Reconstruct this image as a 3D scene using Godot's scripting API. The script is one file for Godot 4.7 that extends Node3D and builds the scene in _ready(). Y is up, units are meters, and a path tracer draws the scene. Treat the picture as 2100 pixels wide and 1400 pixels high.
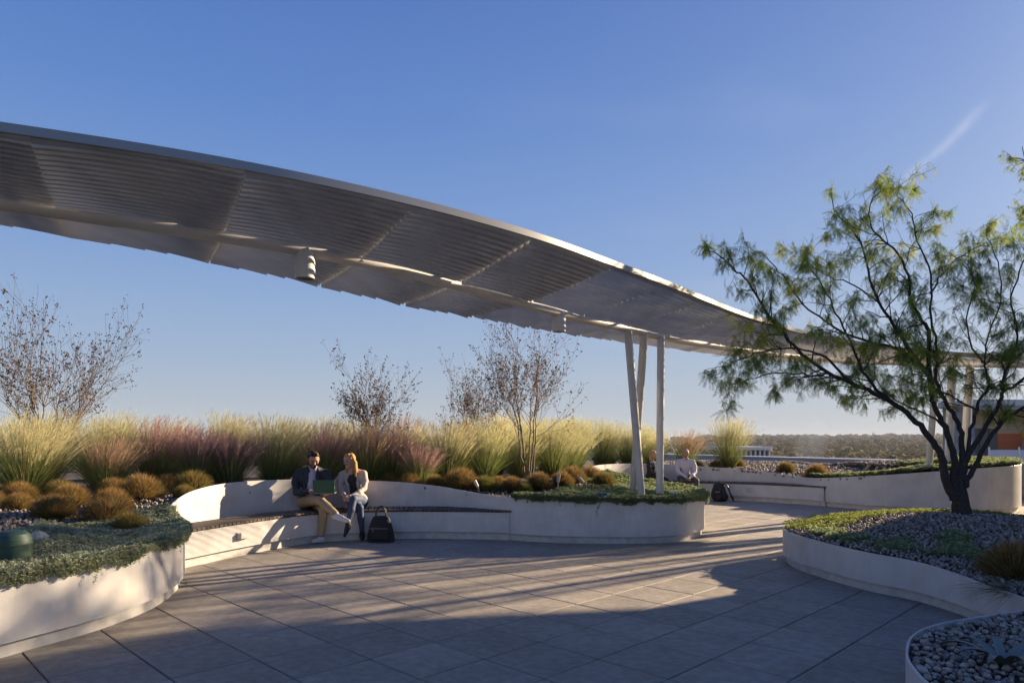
extends Node3D

# ---------------------------------------------------------------- helpers
const UP := Vector3.UP
var rng := RandomNumberGenerator.new()
var M := {}
var wall_pts: PackedVector2Array      # plan of the long planter wall, sampled
var wall_top: PackedFloat32Array      # its height there
var bed_poly: PackedVector2Array
var used := {}

class Shape:
	var v := PackedVector3Array()
	var n := PackedVector3Array()
	var c := PackedColorArray()
	var uv := PackedVector2Array()
	var i := PackedInt32Array()
	func pt(p: Vector3, nn: Vector3, col := Color.WHITE, t := Vector2.ZERO) -> int:
		v.append(p); n.append(nn); c.append(col); uv.append(t)
		return v.size() - 1
	func tri(a: int, b: int, d: int) -> void:
		var g := (v[b] - v[a]).cross(v[d] - v[a])
		if g.dot(n[a] + n[b] + n[d]) > 0.0:
			i.append(a); i.append(d); i.append(b)
		else:
			i.append(a); i.append(b); i.append(d)
	func quad(a: int, b: int, d: int, e: int) -> void:
		tri(a, b, d); tri(a, d, e)
	func face(a: Vector3, b: Vector3, d: Vector3, e: Vector3, out: Vector3, col := Color.WHITE) -> void:
		var k := pt(a, out, col); pt(b, out, col); pt(d, out, col); pt(e, out, col)
		quad(k, k + 1, k + 2, k + 3)
	func box(at: Vector3, size: Vector3, turn := Basis.IDENTITY, col := Color.WHITE, cut := 0.0) -> void:
		# a box with chamfered edges
		var h := size / 2.0
		var e := minf(cut, minf(h.x, minf(h.y, h.z)) * 0.9)
		var ax := [Vector3(1, 0, 0), Vector3(0, 1, 0), Vector3(0, 0, 1)]
		for k in 3:
			var a: Vector3 = ax[k]
			var b: Vector3 = ax[(k + 1) % 3]
			var d: Vector3 = ax[(k + 2) % 3]
			for s in [-1.0, 1.0]:
				var m: Vector3 = a * h * s
				var bb: Vector3 = b * (h.dot(b) - e)
				var dd: Vector3 = d * (h.dot(d) - e)
				face(at + turn * (m - bb - dd), at + turn * (m + bb - dd), at + turn * (m + bb + dd), at + turn * (m - bb + dd), turn * (a * s), col)
			if e > 0.0:
				for s in [-1.0, 1.0]:
					for t in [-1.0, 1.0]:
						var p1: Vector3 = b * s * h.dot(b) + d * t * (h.dot(d) - e)
						var p2: Vector3 = b * s * (h.dot(b) - e) + d * t * h.dot(d)
						var l: Vector3 = a * (h.dot(a) - e)
						face(at + turn * (p1 - l), at + turn * (p1 + l), at + turn * (p2 + l), at + turn * (p2 - l), turn * ((b * s + d * t).normalized()), col)
	func tube(p: Array, r: Array, sides := 8, col := Color.WHITE, cap := true, col2 = null) -> void:
		var m := p.size()
		if m < 2:
			return
		var side := Vector3.ZERO
		var ring := PackedInt32Array()
		var first := v.size()
		for k in m:
			var d: Vector3 = (p[mini(k + 1, m - 1)] - p[maxi(k - 1, 0)]).normalized()
			if side == Vector3.ZERO:
				side = d.cross(Vector3.RIGHT if absf(d.x) < 0.8 else Vector3.UP).normalized()
			side = (side - d * side.dot(d)).normalized()
			var other := d.cross(side)
			var cc: Color = col if col2 == null else col.lerp(col2, float(k) / (m - 1))
			for j in sides:
				var a := TAU * j / sides
				var o := side * cos(a) + other * sin(a)
				pt(p[k] + o * r[k], o, cc)
		for k in m - 1:
			for j in sides:
				var a := first + k * sides + j
				var b := first + k * sides + (j + 1) % sides
				quad(a, b, b + sides, a + sides)
		if cap:
			for e in [0, m - 1]:
				var out: Vector3 = (p[0] - p[1]).normalized() if e == 0 else (p[m - 1] - p[m - 2]).normalized()
				var k0 := pt(p[e], out, col)
				for j in sides:
					pt(v[first + e * sides + j], out, col)
				for j in sides:
					tri(k0, k0 + 1 + j, k0 + 1 + (j + 1) % sides)
	func lathe(at: Vector3, prof: Array, sides := 16, col := Color.WHITE, turn := Basis.IDENTITY) -> void:
		# profile of Vector2(radius, height), bottom to top, round the y axis
		var m := prof.size()
		for k in m - 1:
			var a: Vector2 = prof[k]
			var b: Vector2 = prof[k + 1]
			var nn := Vector2(b.y - a.y, a.x - b.x).normalized()
			var f := v.size()
			for j in sides + 1:
				var t := TAU * j / sides
				var o := Vector3(cos(t), 0, sin(t))
				var nv := turn * (o * nn.x + Vector3.UP * nn.y)
				pt(at + turn * (o * a.x + Vector3.UP * a.y), nv, col)
				pt(at + turn * (o * b.x + Vector3.UP * b.y), nv, col)
			for j in sides:
				quad(f + j * 2, f + j * 2 + 2, f + j * 2 + 3, f + j * 2 + 1)
	func ball(at: Vector3, r: Vector3, seg := 10, col := Color.WHITE, turn := Basis.IDENTITY) -> void:
		var f := v.size()
		for a in seg + 1:
			var t := PI * a / seg
			for b in seg * 2:
				var q := PI * b / seg
				var o := Vector3(sin(t) * cos(q), cos(t), sin(t) * sin(q))
				pt(at + turn * (o * r), (turn * (o / r)).normalized(), col)
		for a in seg:
			for b in seg * 2:
				var p0 := f + a * seg * 2 + b
				var p1 := f + a * seg * 2 + (b + 1) % (seg * 2)
				quad(p0, p1, p1 + seg * 2, p0 + seg * 2)
	func mesh(mat: Material) -> ArrayMesh:
		var arr := []
		arr.resize(Mesh.ARRAY_MAX)
		arr[Mesh.ARRAY_VERTEX] = v
		arr[Mesh.ARRAY_NORMAL] = n
		arr[Mesh.ARRAY_COLOR] = c
		arr[Mesh.ARRAY_TEX_UV] = uv
		arr[Mesh.ARRAY_INDEX] = i
		var out := ArrayMesh.new()
		out.add_surface_from_arrays(Mesh.PRIMITIVE_TRIANGLES, arr)
		out.surface_set_material(0, mat)
		return out

class Soup:      # loose triangles without shared points: blades and leaves
	var v := PackedVector3Array()
	var c := PackedColorArray()
	func tri(a: Vector3, b: Vector3, d: Vector3, ca: Color, cb: Color, cd: Color) -> void:
		v.append(a); v.append(b); v.append(d)
		c.append(ca); c.append(cb); c.append(cd)
	func mesh(mat: Material) -> ArrayMesh:
		var n := PackedVector3Array()
		n.resize(v.size())
		for k in range(0, v.size(), 3):
			var g := (v[k + 2] - v[k]).cross(v[k + 1] - v[k]).normalized()
			n[k] = g; n[k + 1] = g; n[k + 2] = g
		var arr := []
		arr.resize(Mesh.ARRAY_MAX)
		arr[Mesh.ARRAY_VERTEX] = v
		arr[Mesh.ARRAY_NORMAL] = n
		arr[Mesh.ARRAY_COLOR] = c
		var out := ArrayMesh.new()
		out.add_surface_from_arrays(Mesh.PRIMITIVE_TRIANGLES, arr)
		out.surface_set_material(0, mat)
		return out

func numbered(called: String) -> String:
	var k: int = used.get(called, 0)
	used[called] = k + 1
	return called if k == 0 else "%s_%03d" % [called, k]

func tag(o: Node3D, label := "", category := "", group := "", kind := "") -> Node3D:
	if label: o.set_meta("label", label)
	if category: o.set_meta("category", category)
	if group: o.set_meta("group", group)
	if kind: o.set_meta("kind", kind)
	return o

func thing(called: String, label: String, category: String, at := Vector3.ZERO, group := "", turn := 0.0) -> Node3D:
	var o := Node3D.new()
	o.name = numbered(called)
	add_child(o, true)
	o.position = at
	o.rotation.y = turn
	return tag(o, label, category, group)

func put(called: String, m: Mesh, parent: Node3D, at := Vector3.ZERO) -> MeshInstance3D:
	var o := MeshInstance3D.new()
	o.name = numbered(called) if parent == self else called
	o.mesh = m
	parent.add_child(o, true)
	if parent != self:
		var k := 0
		for s in parent.get_children():
			if s != o and (s.name == called or s.name.begins_with(called + "_")): k += 1
		if k: o.name = "%s_%03d" % [called, k]
	o.position = at
	return o

func many(called: String, m: Mesh, where: Array, parent: Node3D, tint: Array = []) -> MultiMeshInstance3D:
	var mm := MultiMesh.new()
	mm.transform_format = MultiMesh.TRANSFORM_3D
	mm.use_colors = tint.size() > 0
	mm.mesh = m
	mm.instance_count = where.size()
	for k in where.size():
		mm.set_instance_transform(k, where[k])
		if tint.size():
			mm.set_instance_color(k, tint[k])
	var o := MultiMeshInstance3D.new()
	o.multimesh = mm
	o.name = numbered(called) if parent == self else called
	parent.add_child(o, true)
	o.set_meta("kind", "stuff")
	return o

func lin(r: float, g: float, b: float) -> Color:
	return Color(r, g, b).linear_to_srgb()

func mat(r: float, g: float, b: float, rough := 0.8, metal := 0.0) -> StandardMaterial3D:
	var m := StandardMaterial3D.new()
	m.albedo_color = lin(r, g, b)
	m.roughness = rough
	m.metallic = metal
	return m

func noise_tex(freq: float, low: Color, high: Color, seed_: int, octaves := 4, size := 512, kind := FastNoiseLite.TYPE_SIMPLEX_SMOOTH) -> NoiseTexture2D:
	var f := FastNoiseLite.new()
	f.noise_type = kind
	f.seed = seed_
	f.frequency = freq
	f.fractal_octaves = octaves
	var t := NoiseTexture2D.new()
	t.width = size; t.height = size
	t.seamless = true
	t.noise = f
	var g := Gradient.new()
	g.set_color(0, low); g.set_color(1, high)
	t.color_ramp = g
	return t

func grain(m: StandardMaterial3D, tex: Texture2D, scale_: float, world := true) -> StandardMaterial3D:
	m.albedo_texture = tex
	m.uv1_triplanar = true
	m.uv1_world_triplanar = world
	m.uv1_scale = Vector3.ONE * scale_
	return m

func spline(p: Array, per := 8, closed := false) -> Array:
	# Catmull-Rom through Vector3 or Vector2 points
	var out := []
	var m := p.size()
	for k in (m if closed else m - 1):
		var a = p[(k - 1 + m) % m] if closed or k > 0 else p[0]
		var b = p[k]
		var c = p[(k + 1) % m]
		var d = p[(k + 2) % m] if closed or k + 2 < m else p[m - 1]
		for j in per:
			var t := float(j) / per
			out.append(0.5 * ((2.0 * b) + (c - a) * t + (2.0 * a - 5.0 * b + 4.0 * c - d) * t * t + (3.0 * b - a - 3.0 * c + d) * t * t * t))
	if not closed:
		out.append(p[m - 1])
	return out

func resample(p: Array, step: float) -> Array:
	var out := [p[0]]
	var left := step
	for k in p.size() - 1:
		var a = p[k]
		var b = p[k + 1]
		var l: float = a.distance_to(b)
		var d := left
		while d <= l:
			out.append(a.lerp(b, d / l))
			d += step
		left = d - l
	return out

func v3(a: Array) -> Vector3:
	return Vector3(a[0], a[1], a[2])

# ---------------------------------------------------------------- the scene
func _ready() -> void:
	rng.seed = 20231
	# camera: a 24 mm shift lens at eye height, level, the lens raised
	var cam := Camera3D.new()
	cam.name = "camera"
	cam.projection = Camera3D.PROJECTION_FRUSTUM
	cam.near = 0.05
	cam.size = 0.05
	cam.frustum_offset = Vector2(0, 0.05 * 203.0 / 1400.0)
	cam.far = 9000.0
	cam.position = Vector3(0, 1.65, 0)
	add_child(cam)
	cam.current = true
	# sky, sun, exposure
	var sun_az := deg_to_rad(59.0)
	var sun_el := deg_to_rad(18.0)
	var to_sun := Vector3(sin(sun_az) * cos(sun_el), sin(sun_el), -cos(sun_az) * cos(sun_el))
	var env := Environment.new()
	env.background_mode = Environment.BG_SKY
	env.sky = Sky.new()
	env.sky.sky_material = make_sky(to_sun)
	env.background_energy_multiplier = 1.0
	env.tonemap_mode = Environment.TONE_MAPPER_LINEAR
	env.tonemap_exposure = 3.78
	env.sdfgi_enabled = true
	env.ssao_enabled = true
	env.ssil_enabled = true
	env.volumetric_fog_enabled = true
	env.volumetric_fog_density = 0.0
	env.fog_enabled = true
	env.fog_density = 0.00013
	env.fog_light_color = Color(0.80, 0.84, 0.90)
	var we := WorldEnvironment.new()
	we.name = "environment"
	we.environment = env
	add_child(we)
	var sun := DirectionalLight3D.new()
	sun.name = "sun"
	sun.light_energy = 1.22
	sun.light_color = Color(1.0, 0.89, 0.745)
	sun.light_angular_distance = 0.55
	sun.shadow_enabled = true
	add_child(sun)
	sun.look_at_from_position(to_sun * 50.0, Vector3.ZERO, UP)
	materials()
	land()
	long_wall()
	terrace()
	benches()
	side_planters()
	surroundings()
	canopy()
	ground_plants()
	grasses()
	trees()
	people()
	belongings()
	fixtures()

func make_sky(to_sun: Vector3) -> PanoramaSkyMaterial:
	var w := 1536
	var h := 768
	var im := Image.create(w, h, false, Image.FORMAT_RGBF)
	var f := FastNoiseLite.new()
	f.seed = 5; f.frequency = 1.0; f.fractal_octaves = 4
	var keys := [0.0, 0.045, 0.12, 0.25, 0.42, 0.62, 0.85, 1.0]      # sine of the elevation
	var cols := [Color(0.53, 0.56, 0.585), Color(0.46, 0.53, 0.61), Color(0.355, 0.475, 0.66), Color(0.225, 0.37, 0.67), Color(0.125, 0.255, 0.60), Color(0.066, 0.158, 0.475), Color(0.038, 0.105, 0.37), Color(0.03, 0.09, 0.33)]
	var k := 1.0 / 3.54
	var s2 := Vector2(to_sun.x, to_sun.z).normalized()
	# a thin contrail: a great arc between two directions
	var c0 := Vector3(800, 528, -1400).normalized()
	var c1 := Vector3(965, 682, -1400).normalized()
	var cn := c0.cross(c1).normalized()
	for y in h:
		var el := (0.5 - (y + 0.5) / h) * PI
		var sy := sin(el)
		if sy < 0.0:
			for x in w:
				im.set_pixel(x, y, Color(0.16, 0.15, 0.13) * k)
			continue
		var j := 0
		while j < keys.size() - 2 and sy > keys[j + 1]: j += 1
		var u: float = (sy - keys[j]) / (keys[j + 1] - keys[j])
		var ca: Color = cols[maxi(j - 1, 0)]
		var cb: Color = cols[j]
		var cc: Color = cols[j + 1]
		var cd: Color = cols[mini(j + 2, cols.size() - 1)]
		var base := Color(cubic_interpolate(cb.r, cc.r, ca.r, cd.r, u), cubic_interpolate(cb.g, cc.g, ca.g, cd.g, u), cubic_interpolate(cb.b, cc.b, ca.b, cd.b, u)).lerp(cb.lerp(cc, u), 0.5)
		var low := exp(-sy * 5.0)
		for x in w:
			var az := (x + 0.5) / w * TAU
			var d := Vector3(sin(az) * cos(el), sy, -cos(az) * cos(el))
			var m := d.dot(to_sun)
			var near := pow(clampf(m * 0.5 + 0.5, 0.0, 1.0), 6.0)
			var c := base.lerp(Color(0.66, 0.62, 0.56), near * low * 0.55)
			c = c.lerp(Color(0.62, 0.68, 0.80), near * 0.13)
			c += Color(1.0, 0.90, 0.75) * (1.6 * pow(clampf(m, 0.0, 1.0), 60.0) + 0.13 * pow(clampf(m, 0.0, 1.0), 14.0))
			c = c * (1.0 - 0.10 * (1.0 - near))
			var p := d / maxf(sy + 0.06, 0.06)
			var wisp := clampf(f.get_noise_2d(p.x * 0.55 + p.z * 0.2, p.z * 1.1) * 1.5 - 0.15, 0.0, 1.0) * near * 0.16 * smoothstep(0.0, 0.12, sy)
			var off := absf(d.dot(cn) + 0.004 * f.get_noise_2d(d.y * 30.0, 3.0))
			if d.dot(c0) > 0.8 and off < 0.02:
				var along := d.dot((c1 - c0).normalized()) - c0.dot((c1 - c0).normalized())
				var len_ := (c1 - c0).length()
				var t := along / len_
				if t > -0.3 and t < 1.2:
					wisp += exp(-pow(off / 0.0045, 2.0)) * 0.36 * smoothstep(-0.3, 0.2, t) * (1.0 - smoothstep(0.75, 1.2, t)) * (0.75 + 0.5 * f.get_noise_2d(along * 60.0, off * 300.0))
			c = c.lerp(Color(0.75, 0.77, 0.84), clampf(wisp, 0.0, 0.6))
			im.set_pixel(x, y, Color(c.r * k, c.g * k, c.b * k))
	var p := PanoramaSkyMaterial.new()
	p.panorama = ImageTexture.create_from_image(im)
	return p

func materials() -> void:
	var speck := noise_tex(0.09, Color(0.80, 0.80, 0.80), Color(1, 1, 1), 3, 5, 512)
	var paver_tex := Image.create(512, 512, false, Image.FORMAT_RGB8)
	var nf := FastNoiseLite.new()
	nf.seed = 8; nf.frequency = 0.02; nf.fractal_octaves = 4
	var r2 := RandomNumberGenerator.new()
	r2.seed = 77
	for y in 512:
		for x in 512:
			var a := nf.get_noise_2d(x, y) * 0.10 + r2.randf_range(-0.07, 0.07)
			if r2.randf() < 0.02: a += 0.13
			if r2.randf() < 0.02: a -= 0.14
			var g := clampf(0.84 + a, 0, 1)
			paver_tex.set_pixel(x, y, Color(g, g * 0.995, g * 0.98))
	var pt := ImageTexture.create_from_image(paver_tex)
	for k in 4:
		var t: float = [0.40, 0.435, 0.465, 0.415][k]
		var m := mat(t * 1.075, t * 0.98, t * 0.85, 0.72)
		grain(m, pt, [0.77, 0.83, 0.71, 0.9][k])
		m.uv1_offset = Vector3(0.13 * k, 0, 0.37 * k)
		m.detail_enabled = true
		m.detail_blend_mode = BaseMaterial3D.BLEND_MODE_MUL
		m.detail_albedo = noise_tex(0.008, Color(0.89, 0.885, 0.875), Color(1, 1, 1), 40 + k, 4, 512)
		m.detail_uv_layer = BaseMaterial3D.DETAIL_UV_2
		m.uv2_triplanar = true
		m.uv2_world_triplanar = true
		m.uv2_scale = Vector3.ONE * 0.33
		M["paver_%d" % k] = m
	M.gap = mat(0.03, 0.03, 0.03, 0.95)
	var grime := noise_tex(0.006, Color(0.90, 0.885, 0.86), Color(1, 1, 1), 12, 5, 1024)
	M.white = grain(mat(0.65, 0.65, 0.655, 0.45), grime, 0.35)
	M.white.metallic_specular = 0.35
	M.white.detail_enabled = true
	M.white.detail_blend_mode = BaseMaterial3D.BLEND_MODE_MUL
	M.white.detail_albedo = noise_tex(0.012, Color(0.955, 0.95, 0.94), Color(1, 1, 1), 14, 4, 512)
	M.white.detail_uv_layer = BaseMaterial3D.DETAIL_UV_2
	M.white.uv2_triplanar = true
	M.white.uv2_world_triplanar = true
	M.white.uv2_scale = Vector3(1.6, 0.25, 1.6)
	M.plinth = grain(mat(0.60, 0.595, 0.58, 0.6), noise_tex(0.015, Color(0.84, 0.825, 0.80), Color(1, 1, 1), 13, 5, 512), 0.8)
	var wood := noise_tex(0.015, Color(0.62, 0.60, 0.58), Color(1, 1, 1), 21, 5, 512)
	for k in 4:
		var t: float = [0.115, 0.135, 0.155, 0.10][k]
		var m := grain(mat(t * 1.18, t * 0.94, t * 0.72, 0.75), wood, 1.0, false)
		m.uv1_scale = Vector3(9, 9, 1.2)
		m.uv1_offset = Vector3(0.3 * k, 0.21 * k, 0)
		M["wood_%d" % k] = m
	M.soil = grain(mat(0.075, 0.055, 0.04, 0.95), noise_tex(0.05, Color(0.55, 0.55, 0.55), Color(1, 1, 1), 31, 5, 512), 0.8)
	M.slat = grain(mat(0.69, 0.70, 0.71, 0.42, 0.0), noise_tex(0.01, Color(0.86, 0.86, 0.86), Color(1, 1, 1), 32, 4, 512), 0.6)
	M.band = mat(0.27, 0.28, 0.285, 0.3, 0.2)
	M.steel = grain(mat(0.68, 0.66, 0.62, 0.42), grime, 0.5)
	M.leafy = mat(1, 1, 1, 0.75)
	M.leafy.vertex_color_use_as_albedo = true
	M.leafy.backlight_enabled = true
	M.leafy.backlight = Color(0.9, 0.9, 0.9)
	M.leafy.metallic_specular = 0.25
	M.plume = mat(1, 1, 1, 0.9)
	M.plume.vertex_color_use_as_albedo = true
	M.plume.backlight_enabled = true
	M.plume.backlight = Color(1, 1, 1)
	M.plume.metallic_specular = 0.1
	M.paint = mat(1, 1, 1, 0.7)
	M.paint.vertex_color_use_as_albedo = true
	M.bark = grain(mat(0.115, 0.09, 0.075, 0.9), noise_tex(0.03, Color(0.45, 0.44, 0.43), Color(1, 1, 1), 33, 5, 512), 2.5)
	M.bark.uv1_scale = Vector3(4.5, 1.4, 4.5)
	M.bark.heightmap_enabled = true
	M.bark.heightmap_texture = noise_tex(0.03, Color.BLACK, Color.WHITE, 33, 5, 512)
	M.bark.heightmap_scale = 1.2
	M.crape = grain(mat(0.30, 0.235, 0.17, 0.8), noise_tex(0.03, Color(0.6, 0.56, 0.52), Color(1, 1, 1), 34, 4, 256), 3.0)
	M.stone_tex = noise_tex(0.03, Color(0.62, 0.60, 0.58), Color(1, 1, 1), 35, 5, 512)
	M.stone = grain(mat(1, 1, 1, 0.85), M.stone_tex, 6.0)
	M.stone.vertex_color_use_as_albedo = true
	for k in 5:
		var c: Array = [[0.48, 0.43, 0.37], [0.58, 0.525, 0.46], [0.38, 0.34, 0.30], [0.66, 0.605, 0.54], [0.47, 0.375, 0.29]][k]
		M["stone_%d" % k] = grain(mat(c[0], c[1], c[2], 0.85), M.stone_tex, 6.0)

# ---------------------------------------------------------------- far land
func land() -> void:
	var s := Shape.new()
	var far := 7000.0
	var g := [0.0, 60.0, 200.0, 500.0, 900.0, 1500.0, 2400.0, 4000.0, far]
	var hgt := [-17.0, -17.0, -17.0, -16.0, -13.0, -6.0, 3.0, 6.0, 6.0]
	var around := 72
	for a in g.size():
		for b in around:
			var t := TAU * b / around
			var y: float = hgt[a] + (sin(t * 5.0 + a) * 2.0 if a > 4 else 0.0)
			s.pt(Vector3(cos(t) * g[a], y, sin(t) * g[a]), UP)
	for a in g.size() - 1:
		for b in around:
			s.quad(a * around + b, a * around + (b + 1) % around, (a + 1) * around + (b + 1) % around, (a + 1) * around + b)
	var m := grain(mat(0.085, 0.085, 0.05, 0.95), noise_tex(0.01, Color(0.5, 0.5, 0.45), Color(1, 1, 1), 51, 5, 512), 0.01)
	tag(put("ground", s.mesh(m), self), "", "", "", "structure")
	# the far wood: crowns of leaf clumps on the land below the roof
	var crowns := []
	for k in 3:
		var q := Soup.new()
		for j in 260:
			var d := Vector3(rng.randfn(), rng.randfn(), rng.randfn()).normalized()
			d.y = absf(d.y) * 1.0 - 0.15
			var lob := 0.80 + 0.22 * sin(d.x * 5.0 + k * 2.0) * cos(d.z * 4.0 + k)
			var p := Vector3(d.x, d.y * 0.85, d.z) * lob * rng.randf_range(0.82, 1.0)
			var t := d.cross(Vector3(rng.randfn(), rng.randfn(), rng.randfn())).normalized()
			var u := d.cross(t)
			var r := rng.randf_range(0.13, 0.26)
			var c := Color(1, 1, 1) * rng.randf_range(0.75, 1.2)
			q.tri(p + t * r, p - t * r * 0.6 + u * r, p - t * r * 0.6 - u * r + d * r * 0.5, c, c, c)
			q.tri(p - t * r + d * 0.06, p + t * r * 0.6 + u * r, p + t * r * 0.6 - u * r - d * r * 0.4, c, c, c)
		crowns.append(q.mesh(M.leafy))
	for k in 3:
		var where := []
		var tint := []
		for j in 2600:
			var wide := j % 4 == 0
			var az := rng.randf_range(-0.72, 0.78) if wide else rng.randf_range(0.28, 0.66)
			var d := 75.0 * pow(2400.0 / 75.0, pow(rng.randf(), 0.85))
			var y := -17.0
			for a in g.size() - 1:
				if d >= g[a] and d < g[a + 1]:
					y = lerpf(hgt[a], hgt[a + 1], (d - g[a]) / (g[a + 1] - g[a]))
			var r := rng.randf_range(3.5, 6.5) * (1.0 + d / 1400.0)
			var b := Basis(UP, rng.randf() * TAU).scaled(Vector3(r, r * rng.randf_range(0.8, 1.15), r))
			where.append(Transform3D(b, Vector3(sin(az) * d, y + r * 0.45, -cos(az) * d)))
			var c := Color(0.10, 0.10, 0.035).lerp(Color(0.19, 0.145, 0.055), rng.randf())
			if rng.randf() < 0.25: c = Color(0.06, 0.075, 0.03)
			tint.append(c * rng.randf_range(0.75, 1.25))
		tag(many("far_wood", crowns[k], where, self, tint), ["dense olive wood on the low land beyond the roof", "brownish autumn crowns of the far wood towards the horizon", "grey green treetops of the distant plain below the roof"][k], "wood", "the far wood below the roof", "stuff")

# ---------------------------------------------------------------- paving
func terrace() -> void:
	var slab := Shape.new()
	slab.box(Vector3(2, -0.55, -9), Vector3(44, 1.0, 44), Basis.IDENTITY)
	tag(put("roof_slab", slab.mesh(M.gap), self), "", "", "", "structure")
	var pav := Node3D.new()
	pav.name = "pavement"
	add_child(pav, true)
	tag(pav, "", "", "", "structure")
	var s := Shape.new()
	s.box(Vector3(0, -0.025, 0), Vector3(0.5995, 0.05, 0.5995), Basis(UP, PI / 4), Color.WHITE, 0.005)
	var variants := []
	for k in 4: variants.append(s.mesh(M["paver_%d" % k]))
	var o := Vector2(0.652, -6.023) + Vector2(-0.4315, 0.0)
	var spots := []
	for a in range(-34, 40):
		for b in range(-44, 30):
			var p := o + Vector2(-0.4315, -0.4315) * a + Vector2(-0.4315, 0.4315) * b
			if p.y > -1.0 or p.y < -23.0 or absf(p.x) > -p.y * 0.80 + 1.6: continue
			spots.append([p.length() if p.y < -2.7 else 99.0, p])
	# leave out those that lie wholly under the planters
	var open := []
	for e in spots:
		var p: Vector2 = e[1]
		if p.x > 12.2 and p.y > -15.4: continue
		open.append(e)
	open.sort_custom(func(x, y): return x[0] < y[0])
	var rest := []
	var placed := 0
	for e in open:
		var p: Vector2 = e[1]
		if under_planting(p + Vector2(0.43, 0)) and under_planting(p - Vector2(0.43, 0)) and under_planting(p + Vector2(0, 0.43)) and under_planting(p - Vector2(0, 0.43)): continue
		var tilt := Basis.from_euler(Vector3(rng.randfn() * 0.0012, 0, rng.randfn() * 0.0012))
		var at := Vector3(p.x, rng.randf_range(-0.0015, 0.0015), p.y)
		if placed < 296:
			var t := MeshInstance3D.new()
			t.mesh = variants[rng.randi() % 4]
			t.name = "paver" if placed == 0 else "paver_%03d" % placed
			pav.add_child(t, true)
			t.transform = Transform3D(tilt, at)
			placed += 1
		else:
			rest.append(Transform3D(tilt, at))
	many("far_pavers", variants[1], rest, pav)

func under_planting(p: Vector2) -> bool:
	return Geometry2D.is_point_in_polygon(p, bed_poly)

# ---------------------------------------------------------------- the long white wall
func outward(p: Array, k: int) -> Vector2:
	var a: Vector2 = p[maxi(k - 1, 0)]
	var b: Vector2 = p[mini(k + 1, p.size() - 1)]
	var d := (b - a).normalized()
	return Vector2(-d.y, d.x)

func ribbon(p: Array, y0: Array, y1: Array, off0: float, off1: float, closed := false) -> Shape:
	# an upright strip of sheet: outer face at off0 (outwards), inner at off1, from y0 to y1
	var s := Shape.new()
	var m := p.size()
	for k in (m if not closed else m + 1):
		var kk := k % m
		var o: Vector2
		if closed:
			var d: Vector2 = (p[(kk + 1) % m] - p[(kk - 1 + m) % m]).normalized()
			o = Vector2(-d.y, d.x)
		else:
			o = outward(p, kk)
		var n := Vector3(o.x, 0, o.y)
		var a: Vector2 = p[kk] + o * off0
		var b: Vector2 = p[kk] + o * off1
		var e := 0.004
		s.pt(Vector3(a.x, y0[kk], a.y), n); s.pt(Vector3(a.x, y1[kk] - e, a.y), n)
		var up := (n + UP).normalized()
		s.pt(Vector3(a.x, y1[kk] - e, a.y), up); s.pt(Vector3(a.x - n.x * e, y1[kk], a.y - n.z * e), up)
		s.pt(Vector3(a.x - n.x * e, y1[kk], a.y - n.z * e), UP); s.pt(Vector3(b.x, y1[kk], b.y), UP)
		s.pt(Vector3(b.x, y1[kk], b.y), -n); s.pt(Vector3(b.x, y0[kk], b.y), -n)
		s.pt(Vector3(b.x, y0[kk], b.y), -UP); s.pt(Vector3(a.x, y0[kk], a.y), -UP)
	for k in (m if closed else m - 1):
		for f in 5:
			var q := k * 10 + f * 2
			s.quad(q, q + 1, q + 11, q + 10)
	return s

func fill(v: float, m: int) -> Array:
	var a := []
	a.resize(m)
	a.fill(v)
	return a

const WALL := [[-6.5, -0.6, 0.58], [-5.0, -2.4, 0.585], [-4.25, -3.8, 0.59], [-3.83, -5.16, 0.59], [-3.55, -5.95, 0.595], [-3.49, -6.8, 0.60], [-3.72, -7.75, 0.61], [-4.08, -8.35, 0.62], [-4.4, -8.75, 0.70],
	[-4.56, -9.2, 0.81], [-4.57, -9.8, 0.93], [-4.4, -10.6, 0.99], [-3.9, -11.35, 0.995], [-3.1, -11.82, 0.965], [-2.2, -12.02, 0.93], [-1.4, -12.0, 0.86], [-0.75, -11.75, 0.77], [-0.15, -11.32, 0.715],
	[0.62, -10.98, 0.70], [1.72, -10.85, 0.68], [2.6, -11.0, 0.665], [3.2, -11.6, 0.66], [3.5, -12.5, 0.67], [3.38, -13.5, 0.70], [2.85, -14.5, 0.76], [2.2, -15.4, 0.88], [1.95, -16.5, 0.96],
	[2.25, -17.9, 1.0], [3.2, -19.1, 1.0], [4.55, -19.6, 0.96], [5.85, -19.42, 0.88], [6.85, -18.95, 0.80], [7.45, -18.15, 0.72], [7.74, -17.32, 0.70], [8.5, -16.1, 0.82], [9.45, -15.45, 0.94], [10.4, -15.12, 1.04], [11.4, -15.5, 1.08],
	[12.1, -16.2, 1.09], [12.65, -17.3, 1.10], [12.9, -18.6, 1.10]]

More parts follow.
